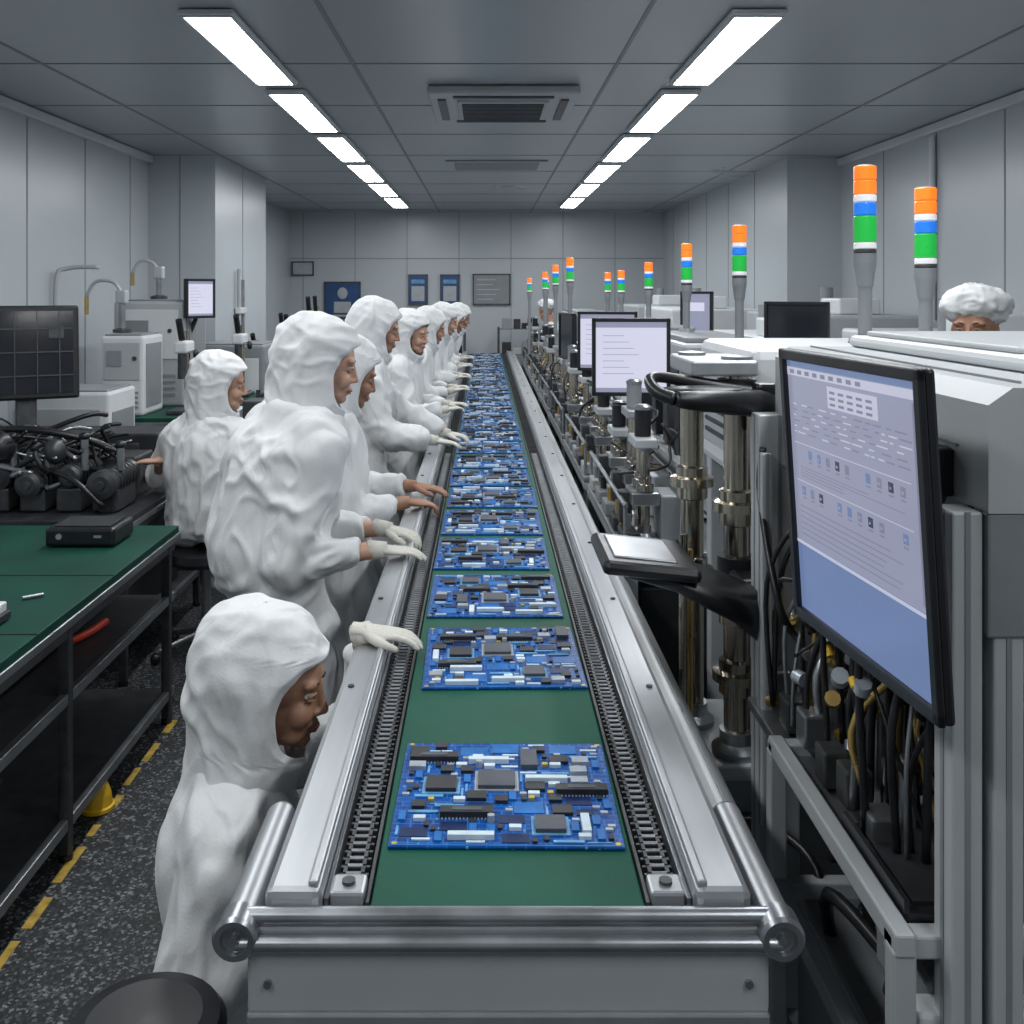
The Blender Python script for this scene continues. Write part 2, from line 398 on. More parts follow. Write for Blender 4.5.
b.prism([(C+.395,ZB-.01),(C+.43,ZB-.10),(C+.425,ZB-.11),(C+.39,ZB-.02)],'y',3.4,Y1,LGREY)
b.cyl((C-.385,Y0-.03,ZB+.005),(C+.385,Y0-.03,ZB+.005),.0125,STEEL)
b.cyl((C-.385,Y0-.05,ZB-.022),(C+.385,Y0-.05,ZB-.022),.011,STEEL)
b.bb(C-.38,C+.38,Y0-.040,Y0-.008,ZB-.03,ZB-.004,ALU,.004)
b.bb(C-.37,C+.37,Y0-.045,Y0-.02,ZB-.125,ZB-.03,LGREY,.006)
b.bb(C-.37,C+.37,Y0-.05,Y0-.015,ZB-.14,ZB-.122,ALU,.004)
for x in(-.34,.34): b.cyl((C+x,Y0-.051,ZB-.08),(C+x,Y0-.044,ZB-.08),.006,STEEL,seg=8)
b.done()

def make_pcb(seed):
    r=random.Random(seed); b=B('circuit_board'); W=.375;L=.40;T=.005
    b.box((0,0,T/2),(W,L,T),PCBM,None,.0015)
    b.box((0,-L/2+.004,T+.0005),(W-.01,.004,.001),PADM)
    occ=[]
    def place(w,l,h,mat,n,top=None):
        for _ in range(n):
            for t in range(25):
                x=r.uniform(-W/2+w/2+.008,W/2-w/2-.008); y=r.uniform(-L/2+l/2+.008,L/2-l/2-.008)
                if all(abs(x-o[0])>(w+o[2])/2+.002 or abs(y-o[1])>(l+o[3])/2+.002 for o in occ):
                    occ.append((x,y,w,l)); b.box((x,y,T+h/2),(w,l,h),mat,None,.001 if w>.03 else 0)
                    if top:
                        k=int(w/.006)
                        for i in range(k):
                            for s in(-1,1): b.box((x-w/2+.004+i*.006,y+s*(l/2+.0025),T+.001),(.0025,.005,.002),CAN)
                        b.box((x,y,T+h+.0004),(w*.55,l*.5,.0006),top)
                    break
    for i,(x,y,w) in enumerate(((-.01,.03,.066),(-.11,.01,.054),(.07,-.12,.050))):
        x+=r.uniform(-.01,.01); y+=r.uniform(-.015,.015); occ.append((x,y,w+.012,w+.012))
        b.box((x,y,T+.001),(w+.012,w+.012,.002),CAN if i==0 else PADB); b.box((x,y,T+.005),(w,w,.008),CHIPG if i!=1 else CHIP,None,.0015)
    place(.09,.024,.012,CHIP,3,CHIPG); place(.03,.07,.010,CHIPG,1); place(.075,.014,.010,CWHT,3); place(.014,.06,.008,CWHT,1)
    place(.05,.04,.0012,PADM,4); place(.045,.03,.0012,PADD,6)
    place(.034,.030,.006,CHIP,5); place(.03,.024,.008,CAN,4); place(.05,.008,.003,PADB,6)
    place(.022,.022,.006,CHIP,7); place(.020,.012,.006,CWHT,12); place(.012,.03,.004,PADM,14)
    place(.03,.006,.002,CWHT,12); place(.03,.02,.0015,PADD,12); place(.012,.008,.004,CAN,18); place(.008,.014,.004,CHIP,20); place(.010,.010,.005,GOLD,4)
    place(.04,.003,.0012,PADB,16); place(.004,.03,.0012,PADB,10); place(.06,.004,.0012,CWHT,4)
    for k in range(4):
        for t in range(20):
            x=r.uniform(-W/2+.02,W/2-.02); y=r.uniform(-L/2+.02,L/2-.02)
            if all(abs(x-o[0])>(.014+o[2])/2 or abs(y-o[1])>(.014+o[3])/2 for o in occ):
                occ.append((x,y,.014,.014)); b.cyl((x,y,T),(x,y,T+.012),.0062,CAN,seg=12); break
    for sx in(-1,1):
        for sy in(-1,1): b.cyl((sx*(W/2-.01),sy*(L/2-.01),T),(sx*(W/2-.01),sy*(L/2-.01),T+.0012),.005,GOLD,seg=10)
    return b.mesh()
pm=[make_pcb(s) for s in(3,11,23)]
ys=[1.79,2.45,2.94]; y=3.41
while y<13.9: ys.append(y); y+=.455
for i,y in enumerate(ys):
    M=Matrix.Translation((C-.005+random.uniform(-.006,.006)+(.010 if i<2 else 0),y,ZB+.0005))@Matrix.Rotation(random.uniform(-.015,.015)+(math.pi if i%4==2 else 0),4,'Z')
    if i==0: M=M@Matrix.Diagonal((1.02,.92,1,1))
    inst('circuit_board',pm[i%3],M)

# ------------------------------------------------------------ people
def make_head():
    b=B('head')
    b.ell((-.012,0,.03),(.098,.077,.092),SKIN,20,14)
    b.ell((.018,0,-.035),(.070,.058,.085),SKIN,20,14)
    b.ell((.060,0,-.098),(.026,.026,.020),SKIN)
    b.ell((.035,0,-.085),(.045,.050,.030),SKIN)
    for s in(-1,1):
        b.ell((.058,s*.034,-.034),(.030,.028,.030),SKIN)
        b.ell((.070,s*.030,.032),(.018,.030,.012),SKIN)
        b.ell((-.008,s*.078,-.005),(.018,.008,.032),SKIN)
        b.ell((.092,s*.011,-.034),(.010,.009,.008),SKIN)
    b.tube([(.078,0,.030),(.087,0,.008),(.098,0,-.018),(.104,0,-.030)],[.010,.009,.010,.012],SKIN,10,3)
    b.ell((.102,0,-.030),(.012,.012,.010),SKIN)
    b.ell((.083,0,-.062),(.014,.024,.010),SKIN); b.ell((.081,0,-.074),(.013,.020,.009),SKIN)
    b.tube([(-.02,0,-.06),(-.035,0,-.13),(-.045,0,-.2)],[.055,.054,.058],SKIN,14,2)
    me=remeshed(b,.0045,4); return me
HEADM=make_head()
b=B('face_details')
for s in(-1,1):
    b.ell((.071,s*.031,.006),(.013,.014,.008),EYEW,12,8); b.ell((.0815,s*.030,.006),(.004,.0060,.0060),IRIS,10,6)
    b.tube([(.074,s*.046,.008),(.085,s*.031,.0125),(.080,s*.017,.007)],.0034,SKIN,6,3)
    b.tube([(.074,s*.045,.001),(.083,s*.031,-.002),(.079,s*.018,.002)],.0026,SKIN,6,3)
    b.tube([(.075,s*.050,.029),(.086,s*.032,.035),(.087,s*.016,.031)],[.0015,.003,.002],HAIR,6,3)
b.tube([(.083,-.024,-.067),(.0945,-.010,-.066),(.0955,0,-.067),(.0945,.010,-.066),(.083,.024,-.067)],[.002,.004,.004,.004,.002],LIP,8,2)
b.tube([(.081,-.020,-.072),(.091,-.008,-.0745),(.092,0,-.075),(.091,.008,-.0745),(.081,.020,-.072)],[.002,.004,.0045,.004,.002],LIP,8,2)
FACEM=b.mesh()
def make_hood(seed):
    prof=[(-.30,.125,.150,-.065),(-.26,.122,.142,-.060),(-.215,.118,.128,-.055),(-.17,.126,.120,-.047),(-.12,.140,.120,-.042),(-.06,.152,.126,-.040),(0,.158,.130,-.040),(.05,.156,.129,-.042),(.095,.142,.118,-.046),(.135,.112,.096,-.052),(.160,.070,.062,-.058),(.172,.002,.002,-.06)]
    nz=64;nf=88; Z0=prof[0][0];Z1=prof[-1][0]
    vs=[];fs=[]
    for j in range(nz+1):
        t=j/nz; t=1-(1-t)**1.25; z=Z0+(Z1-Z0)*t
        for k in range(len(prof)-1):
            if prof[k][0]<=z<=prof[k+1][0]+1e-9: break
        u=(z-prof[k][0])/(prof[k+1][0]-prof[k][0]); 
        rx,ry,cx=[prof[k][i]*(1-u)+prof[k+1][i]*u for i in(1,2,3)]
        e=((z+.020)/.112); fo=math.radians(60)*math.sqrt(max(0,1-e*e)) if abs(e)<1 else 0
        for i in range(nf+1):
            ph=fo+(2*math.pi-2*fo)*i/nf
            edge=min(i,nf-i)/nf
            pull=.90+.10*min(1,edge/.05) if fo>0 else 1
            vs.append(V((cx+rx*math.cos(ph)*pull,ry*math.sin(ph)*pull,z)))
    for j in range(nz):
        for i in range(nf):
            a=j*(nf+1)+i; fs.append((a,a+1,a+nf+2,a+nf+1))
    b=B('hood'); b.add(vs,fs,CLOTH,True)
    me=b.mesh(); bm=bmesh.new(); bm.from_mesh(me); bmesh.ops.remove_doubles(bm,verts=bm.verts,dist=.0008); bmesh.ops.recalc_face_normals(bm,faces=bm.faces); bm.to_mesh(me); bm.free()
    wrinkle(me,.011,7.5,seed,1,.8,.35)
    o=bpy.data.objects.new('tmp',me); COL.objects.link(o); m=o.modifiers.new('s','SOLIDIFY'); m.thickness=.006; m.offset=-1
    s=o.modifiers.new('u','SUBSURF'); s.levels=1
    dg=bpy.context.evaluated_depsgraph_get(); dg.update(); out=bpy.data.meshes.new_from_object(o.evaluated_get(dg)); bpy.data.objects.remove(o)
    out.polygons.foreach_set('use_smooth',[True]*len(out.polygons)); return out
HOODS=[make_hood(s) for s in(1,2,3)]
def make_cap():
    b=B('bouffant_cap'); b.ell((-.025,0,.095),(.125,.120,.080),CLOTH,64,40,rot=(0,-.22,0))
    me=b.mesh(); wrinkle(me,.012,16,4)
    return me
CAPM=make_cap()
def make_hand(mat,curl=1.0,sgn=1):
    b=B('hand')
    def ring(x,hw,ht,z=0): return ((x,0,z),(0,hw,0),(0,0,ht))
    b.loft([ring(-.03,.026,.018),ring(0,.028,.018),ring(.03,.037,.016),ring(.065,.042,.014),(( .088,0,0),(0,.040,0),(0,0,.011)),((.096,0,-.001),(0,.035,0),(0,0,.007))],mat,20)
    for y,L,r in((.030,.064,.0088),(.0102,.072,.0092),(-.0102,.067,.0088),(-.0295,.052,.0078)):
        y*=sgn; pts=[V((.080,y,0)),V((.092,y*1.0,0))]; a=0; p=pts[-1]
        for seg,da in((.42,14),(.32,26),(.26,26)):
            a+=math.radians(da*curl); p=p+V((math.cos(a),y*.35,-math.sin(a))).normalized()*L*seg; pts.append(p.copy())
        b.tube(pts,[r*1.08,r*1.05,r,r*.95,r*.8],mat,10,3)
        b.ell(pts[-1],(r*.8,r*.8,r*.8),mat,8,6)
    pts=[V((.020,.022*sgn,-.004)),V((.045,.043*sgn,-.010)),V((.074,.053*sgn,-.016)),V((.096,.052*sgn,-.022))]
    b.tube(pts,[.015,.013,.0110,.009],mat,10,3); b.ell(pts[-1],(.009,.009,.009),mat,8,6)
    return remeshed(b,.0034,1)
HAND={}
for g,m in(('g',GLOVE),('s',SKIN)):
    for s in(1,-1): HAND[(g,s,0)]=make_hand(m,.55,s); HAND[(g,s,1)]=make_hand(m,1.05,s)

def ik(a,t,l1,l2,pole):
    a=V(a);t=V(t);d=t-a;L=d.length
    if L>(l1+l2)*.985: k=L/((l1+l2)*.985); l1*=k;l2*=k
    u=d.normalized(); x=(l1*l1-l2*l2+L*L)/(2*L); h=math.sqrt(max(0,l1*l1-x*x))
    p=V(pole); p=(p-u*p.dot(u)).normalized(); return a+u*x+p*h
def person(name,base,yaw,head,hyaw,hpitch,rh,lh,seed=1,glove='gg',vox=.014,pelvis=None,legs='stand',rdir=None,ldir=None,cap=False,bulk=1.0,hroll=0,epole=None,sleeve=.86,l1=.31,l2=.27,sh_w=.175,hs=.93,hdscale=1.0,curl='01'):
    sk=(SKIN,SKIN2,SKIN3)[seed%3]
    base=V(base); yaw=math.radians(yaw); Ri=Matrix.Rotation(-yaw,3,'Z')
    E=bpy.data.objects.new(name,None); COL.objects.link(E); E.matrix_world=Matrix.Translation(base)@Matrix.Rotation(yaw,4,'Z'); E.empty_display_size=.2
    L=lambda p: Ri@(V(p)-base)
    hd=L(head); pe=L(pelvis) if pelvis else V((-.02,0,.93))
    hy=math.radians(hyaw)-yaw; hp=math.radians(hpitch)
    HM=Matrix.Translation(hd)@Matrix.Rotation(hy,4,'Z')@Matrix.Rotation(hp,4,'Y')@Matrix.Rotation(math.radians(hroll),4,'X')@Matrix.Scale(hdscale,4)
    nb=(HM@V((-.05,0,-.19)))
    sp=(nb-pe); up=sp.normalized(); lat=V((0,1,0)); fw=lat.cross(up).normalized()
    b=B('coverall')
    k=bulk
    def R(t,w,d,off=0): c=pe+sp*t+fw*off; return (c,lat*w*k,fw*d*k)
    b.loft([R(-.24,.12,.10),R(-.16,.185,.150),R(0,.208,.168),R(.18,.200,.165,-.005),R(.38,.203,.163,-.01),R(.58,.208,.163,-.015),R(.74,.205,.155,-.018),R(.85,.185,.138,-.014),R(.94,.150,.120,-.008),R(1.01,.128,.115,-.004),R(1.08,.118,.112,.0)],CLOTH,28,2.2)
    hands=[]
    for s,t,dr,g,cu in((-1,rh,rdir,glove[0],int(curl[0])),(1,lh,ldir,glove[1],int(curl[1]))):
        sh=pe+sp*.83+lat*s*sh_w*k-fw*.01
        if t is None: T=pe+lat*s*.30+V((.06,0,-.12))
        else: T=L(t)
        pole=V((-.35,s*.5,-1)) if epole is None else V(epole)*V((1,s,1))
        el=ik(sh,T,l1,l2,pole)
        wr=el+(T-el)*sleeve
        b.tube([pe+sp*.93+lat*s*.09*k,sh,sh.lerp(el,.5),el,el.lerp(wr,.5),wr],[.075*k,.084*k,.078*k,.072*k,.064*k,.046*k],CLOTH,16,4)
        d=(Ri@V(dr)) if dr else (T-el); d=d.normalized()
        hands.append((s,T,el,wr,d,g,cu))
    for s in(-1,1):
        hip=pe+lat*s*.095-up*.04
        if legs=='stand': an=V((-.02+.05*s,s*.12,.09)); kn=ik(hip,an,.45,.43,(1,0,0))
        elif legs=='kneel': kn=V((pe.x+.34,s*.15,.12)); an=V((pe.x-.02,s*.12,.09)); hip.z=pe.z
        else: kn=V((pe.x+.42,pe.y+s*.16,pe.z+.02)); an=V((pe.x+.38,pe.y+s*.16,.09 if pe.z<.62 else .28))
        b.ell(hip,(.12,.115,.12),CLOTH)
        b.tube([hip,hip.lerp(kn,.5),kn],[.122*k,.108*k,.088*k],CLOTH,18,2)
        b.ell(kn,(.088*k,.088*k,.088*k),CLOTH)
        b.tube([kn,kn.lerp(an,.5),an],[.088*k,.080*k,.062*k],CLOTH,18,2)
        if legs=='kneel': b.ell((an.x-.10,an.y,.06),(.12,.045,.045),CLOTH)
        else: b.ell((an.x+.06,an.y,an.z-.035),(.135,.05,.052),CLOTH); b.ell((an.x-.02,an.y,an.z-.02),(.06,.045,.062),CLOTH)
    me=remeshed(b,vox,int(14*(.012/vox)**1.2)+2,.6); wrinkle(me,.020,5.0,seed,1.15,.6,.38)
    inst('coverall',me,Matrix.Identity(4),E)
    inst('head',HEADM,HM,E,sk); inst('face_details',FACEM,HM,E,sk)
    if cap: inst('bouffant_cap',CAPM,HM,E)
    else: inst('hood',HOODS[seed%3],HM,E)
    for s,T,el,wr,d,g,cu in hands:
        fx=d; up2=V((0,0,1)); yy=up2.cross(fx); 
        if yy.length<.1: yy=lat.copy()
        yy.normalize(); zz=fx.cross(yy)
        M=Matrix(((fx.x,yy.x,zz.x,T.x),(fx.y,yy.y,zz.y,T.y),(fx.z,yy.z,zz.z,T.z),(0,0,0,1)))@Matrix.Scale(hs,4)
        inst('hand_right' if s<0 else 'hand_left',HAND[(g,1 if s<0 else -1,cu)],M,E,sk)
        w=B('wrist'); w.tube([wr-(wr-el).normalized()*.05,wr.lerp(T,.5),T+fx*.012],[.032,.027,.023],sk,14,3)
        if g=='g': w.tube([T-(T-wr).normalized()*.022-fx*.02,T+fx*.02],[.031,.026],GLOVE,16,1)
        w2=w.done(M=Matrix.Identity(4)); w2.parent=E; w2.matrix_local=Matrix.Identity(4)
    return E
person('kneeling_worker',(-.55,2.26,0),4,(-.465,2.26,.905),-4,10,(-.40,2.11,.52),(-.30,2.455,.965),2,'gg',.009,pelvis=(-.545,2.24,.29),legs='kneel',ldir=(1,-.05,-.10),rdir=(.3,.1,-1),bulk=.92,sleeve=.80,epole=(.2,.35,-1),sh_w=.15,hdscale=1.06,curl='10')
person('line_worker',(-.69,3.30,0),36,(-.53,3.36,1.545),10,12,(-.335,3.20,.970),(-.345,3.48,.970),1,'gg',.009,rdir=(1,.12,-.10),ldir=(1,-.3,-.16),bulk=1.10,sleeve=.78,l1=.36,l2=.30,epole=(.0,.12,-1),curl='01')
person('line_worker',(-.62,3.98,0),15,(-.54,4.05,1.45),20,18,(-.31,3.92,.970),(-.30,4.22,.975),5,'ss',.012,rdir=(1,.25,-.14),ldir=(1,-.1,-.12),bulk=1.05,sleeve=.84,epole=(-.1,.3,-1),curl='10')
person('line_worker',(-.68,5.45,0),12,(-.57,5.50,1.58),5,14,(-.27,5.32,1.0),(-.22,5.72,.98),3,'gg',.013,rdir=(1,.1,-.15),ldir=(1,-.2,-.12),bulk=1.1,epole=(-.1,.3,-1),curl='01')
person('line_worker',(-.62,6.95,0),0,(-.49,6.95,1.49),-24,12,(-.27,6.82,.985),(-.26,7.15,.985),4,'gg',.015,bulk=1.05,curl='10')
person('line_worker',(-.58,8.2,0),5,(-.43,8.25,1.48),5,16,(-.27,8.1,.985),(-.26,8.4,.985),6,'gg',.018)
person('line_worker',(-.58,9.45,0),5,(-.36,9.5,1.50),0,18,(-.27,9.35,.985),(-.26,9.65,.985),7,'gg',.02)
person('line_worker',(-.56,10.7,0),5,(-.32,10.75,1.46),8,18,(-.27,10.6,.985),(-.26,10.9,.985),8,'gg',.02)
person('line_worker',(-.54,12.0,0),5,(-.28,12.05,1.46),0,18,(-.27,11.9,.985),(-.26,12.2,.985),9,'gg',.02)
person('seated_worker',(-1.36,5.05,0),75,(-1.31,5.05,1.32),8,8,(-1.1,5.25,.92),(-1.62,4.98,.95),10,'ss',.012,pelvis=(-1.38,4.98,.68),legs='sit',ldir=(-1,.05,-.05),sleeve=.45)
b=B('work_stool'); sx,sy=-1.38,4.95
b.lathe((sx,sy,.46),(0,0,1),[(0,0),(.17,0),(.18,.02),(.175,.055),(.15,.065),(0,.066)],BLACK,24); b.cyl((sx,sy,.10),(sx,sy,.46),.022,STEEL)
for k in range(5):
    a=k*2*math.pi/5; b.tube([(sx,sy,.12),(sx+.12*math.cos(a),sy+.12*math.sin(a),.09),(sx+.25*math.cos(a),sy+.25*math.sin(a),.055)],.015,STEEL,8,3); b.ell((sx+.25*math.cos(a),sy+.25*math.sin(a),.028),(.025,.025,.028),BLACK)
b.done()
person('machine_operator',(1.90,3.80,0),180,(1.86,3.80,1.645),230,2,None,None,11,'gg',.016,cap=True)
person('machine_operator',(.98,13.9,0),180,(.85,13.9,1.50),190,12,(.66,13.8,1.0),(.66,14.1,1.0),12,'ss',.02,cap=True)
b=B('black_stool'); sx,sy=-.60,1.76
b.lathe((sx,sy,.45),(0,0,1),[(0,0),(.125,0),(.140,.015),(.142,.045),(.130,.062),(.10,.070),(0,.072)],BLACK,32); b.cyl((sx,sy,.10),(sx,sy,.45),.024,STEEL)
for k in range(5):
    a=k*2*math.pi/5+.3; b.tube([(sx,sy,.12),(sx+.1*math.cos(a),sy+.1*math.sin(a),.09),(sx+.2*math.cos(a),sy+.2*math.sin(a),.055)],.014,STEEL,8,3); b.ell((sx+.2*math.cos(a),sy+.2*math.sin(a),.026),(.024,.024,.026),BLACK)
b.done()

# ------------------------------------------------------------ monitors
def monitor(name,c,w,h,yaw,tilt=0,kind='white',floorz=None,thick=.045,arm=None):
    b=B(name); f=.018
    b.box((0,thick*.35,0),(w,thick*.7,h),BLACK,None,.006)
    b.box((0,thick*.85,0),(w*.6,thick*.6,h*.6),BLACK,None,.012)
    for a in((0,h/2-f/2,w,f),(0,-h/2+f/2,w,f),(-w/2+f/2,0,f,h),(w/2-f/2,0,f,h)):
        b.box((a[0],-.004,a[1]),(a[2],.010,a[3]),BLACK,None,.003)
    iw,ih=w-2*f,h-2*f
    def q(x0,x1,z0,z1,m,o=.0005):
        b.add([(x0,-o,z0),(x1,-o,z0),(x1,-o,z1),(x0,-o,z1)],[(0,1,2,3)],m)
    if kind=='white':
        q(-iw/2,iw/2,-ih/2,ih/2,SCRW); q(-iw/2,iw/2,ih*.42,ih*.5,SCRL,.001); q(-iw/2,iw/2,-ih*.5,-ih*.44,SCRL,.001)
        for k in range(7): q(-iw*.4,iw*(-.1+.07*(k%4)),ih*(.30-k*.09),ih*(.308-k*.09),SCRL,.001)
    elif kind=='off': q(-iw/2,iw/2,-ih/2,ih/2,SCROFF)
    elif kind=='lav':
        q(-iw/2,iw/2,-ih/2,ih/2,SCRL); q(-iw*.4,iw*.3,ih*.1,ih*.3,SCRW,.001)
    else:
        rr=random.Random(4)
        q(-iw/2,iw/2,-ih/2,ih/2,SCRB)
        q(-iw*.5,iw*.5,-ih*.22,ih*.5,SCRL,.001)
        q(-iw*.5,iw*.5,ih*.475,ih*.5,SCRB,.0015); q(-iw*.5,iw*.5,ih*.44,ih*.472,SCRH,.0015)
        for k in range(9): q(-iw*.47+k*iw*.07,-iw*.43+k*iw*.07,ih*.448,ih*.464,SCRG,.002)
        q(-iw*.14,iw*.24,ih*.345,ih*.425,SCRH,.0015)
        for k in range(3):
            for j in range(5): q(-iw*.12+iw*.07*j,-iw*.075+iw*.07*j,ih*(.355+.022*k),ih*(.365+.022*k),SCRG,.002)
        q(-iw*.5,iw*.5,-ih*.235,-ih*.222,SCRH,.0015)
        # list rows
        for k in range(6):
            z=ih*(.325-k*.022); x=-iw*.46
            while x<iw*.42:
                l=iw*rr.uniform(.02,.08); q(x,x+l,z,z+ih*.005,rr.choice((SCRH,SCRG)),.0015); x+=l+iw*rr.uniform(.01,.06)
        for row,z in enumerate((.12,-.03)):
            q(-iw*.47,iw*.43,ih*(z-.03),ih*(z+.055),SCRL,.0012); q(-iw*.47,iw*.43,ih*(z+.052),ih*(z+.055),SCRH,.0015)
            for k in range(11):
                x=-iw*.42+k*iw*.078
                if (k*5+row*3)%6==0: continue
                q(x,x+iw*.034,ih*z,ih*(z+.034),(SCRG,SCRB,SCRD,SCRB,SCRG)[(k*3+row)%5],.0015); q(x+iw*.008,x+iw*.022,ih*(z+.01),ih*(z+.020),(SCRL,SCRB)[k%2],.002); q(x,x+iw*.034,ih*(z-.014),ih*(z-.008),SCRG,.0015)
        for k in range(4):
            z=ih*(.080-k*.012); q(-iw*.42,iw*(rr.uniform(-.1,.4)),z,z+ih*.003,SCRG,.0015)
        for k in range(6): q(-iw*.45,iw*rr.uniform(.1,.38),ih*(-.08-.022*k),ih*(-.076-.022*k),SCRG,.0015)
        q(iw*.46,iw*.49,-ih*.2,ih*.43,SCRG,.0012)
    M=Matrix.Translation(c)@Matrix.Rotation(math.radians(yaw),4,'Z')@Matrix.Rotation(math.radians(tilt),4,'X')
    Mi=M.inverted()
    if floorz is not None:
        p=M@V((0,thick*1.0,-h*.1)); q0=V((p.x,p.y,floorz))
        Ls=[Mi@V(a) for a in(p,p+V((0,0,-.02)),q0)]
        b.tube([Ls[0],Ls[1],Ls[2]],.018,STEEL,12,1)
        b.lathe(Mi@q0,Mi.to_3x3()@V((0,0,1)),[(.0,.012),(.09,.012),(.10,0.001)],STEEL,20)
    if arm:
        b.tube([Mi@V(a) for a in arm],.016,DSTEEL,10,4); b.box((0,thick*1.2,0),(.1,.02,.1),DSTEEL,None,.003)
    b.done(M=M)
monitor('touch_monitor',(.545,1.485,1.474),.455,.455,-84.5,3.6,'ui',thick=.022,arm=[(.565,1.50,1.47),(.63,1.52,1.45),(.68,1.56,1.44),(.735,1.60,1.50)])
monitor('line_monitor',(.675,4.62,1.49),.36,.36,-4,0,'white',floorz=.852)
monitor('line_monitor',(.74,6.05,1.49),.36,.36,-10,0,'white',floorz=.852)
monitor('line_monitor',(1.50,7.1,1.62),.24,.34,-35,0,'lav',floorz=.852)
monitor('line_monitor',(.60,7.4,1.46),.30,.34,-75,0,'off',floorz=.852)
monitor('line_monitor',(1.60,5.15,1.60),.34,.28,-40,0,'off',floorz=1.40)
monitor('inspection_monitor',(-2.02,7.1,1.74),.24,.28,50,0,'white',arm=[(-2.03,7.13,1.74),(-2.08,7.2,1.60),(-2.15,7.22,1.45)])

# ------------------------------------------------------------ signal towers
def tower(x,y,zt,zb,zm,r=.033,cone=True):
    b=B('signal_tower'); H=zt-zb
    seg=[(.0,.05,DSTEEL),(.05,.12,W_E),(.13,.42,G_E),(.43,.57,B_E),(.58,.66,W_E),(.67,.82,O_E),(.83,.985,O_E)]
    for a,c,m in seg: b.lathe((x,y,zb),(0,0,1),[(0,H*a),(r*.92,H*a),(r,H*(a+.01)),(r,H*(c-.012)),(r*.92,H*c),(0,H*c)],m,20)
    b.lathe((x,y,zb),(0,0,1),[(r*.9,H*.985),(r*.6,H),(0,H)],GREY,20)
    b.lathe((x,y,zb),(0,0,1),[(r*.7,-.10),(r*.85,-.06),(r*1.0,-.03),(r*1.0,0)],GREY,20)
    b.cyl((x,y,zm+.002),(x,y,zb-.03),r*.62,GREY); b.lathe((x,y,zm+.001),(0,0,1),[(0,.02),(r*1.3,.02),(r*1.5,0)],GREY,20)
    b.done()

# ------------------------------------------------------------ assembly stations
def hoses(b,r,n,x0,x1,y0,y1,z0,z1,mats,rad=(.006,.013)):
    for i in range(n):
        p=V((r.uniform(x0,x1),r.uniform(y0,y1),r.uniform(z0,(z0+z1)/2))); q=V((r.uniform(x0,x1),r.uniform(y0,y1),r.uniform((z0+z1)/2,z1)))
        m1=p.lerp(q,.35)+V((r.uniform(-.1,.1),r.uniform(-.12,.12),r.uniform(-.08,.04))); m2=p.lerp(q,.7)+V((r.uniform(-.1,.1),r.uniform(-.12,.12),r.uniform(-.04,.08)))
        cl=lambda v: V((min(max(v.x,x0),x1),min(max(v.y,y0),y1),min(max(v.z,z0),z1)))
        b.tube([cl(p),cl(m1),cl(m2),cl(q)],r.uniform(*rad),r.choice(mats),8,5)
def column(b,x,y,z0,z1,r=.033,cz=()):
    b.cyl((x,y,z0),(x,y,z1),r,CHROME,seg=24)
    b.lathe((x,y,z0),(0,0,1),[(r*1.9,0),(r*1.9,.015),(r*1.3,.03),(r*1.3,.06),(r,.06)],STEEL,24)
    b.lathe((x,y,z1),(0,0,1),[(r,-.03),(r*1.2,-.03),(r*1.2,.008),(0,.012)],STEEL,24)
    for z in cz: b.lathe((x,y,z),(0,0,1),[(r,-.05),(r*1.35,-.045),(r*1.35,-.015),(r*1.85,-.012),(r*1.85,.012),(r*1.35,.016),(r*1.35,.04),(r,.045)],CHROME,24)
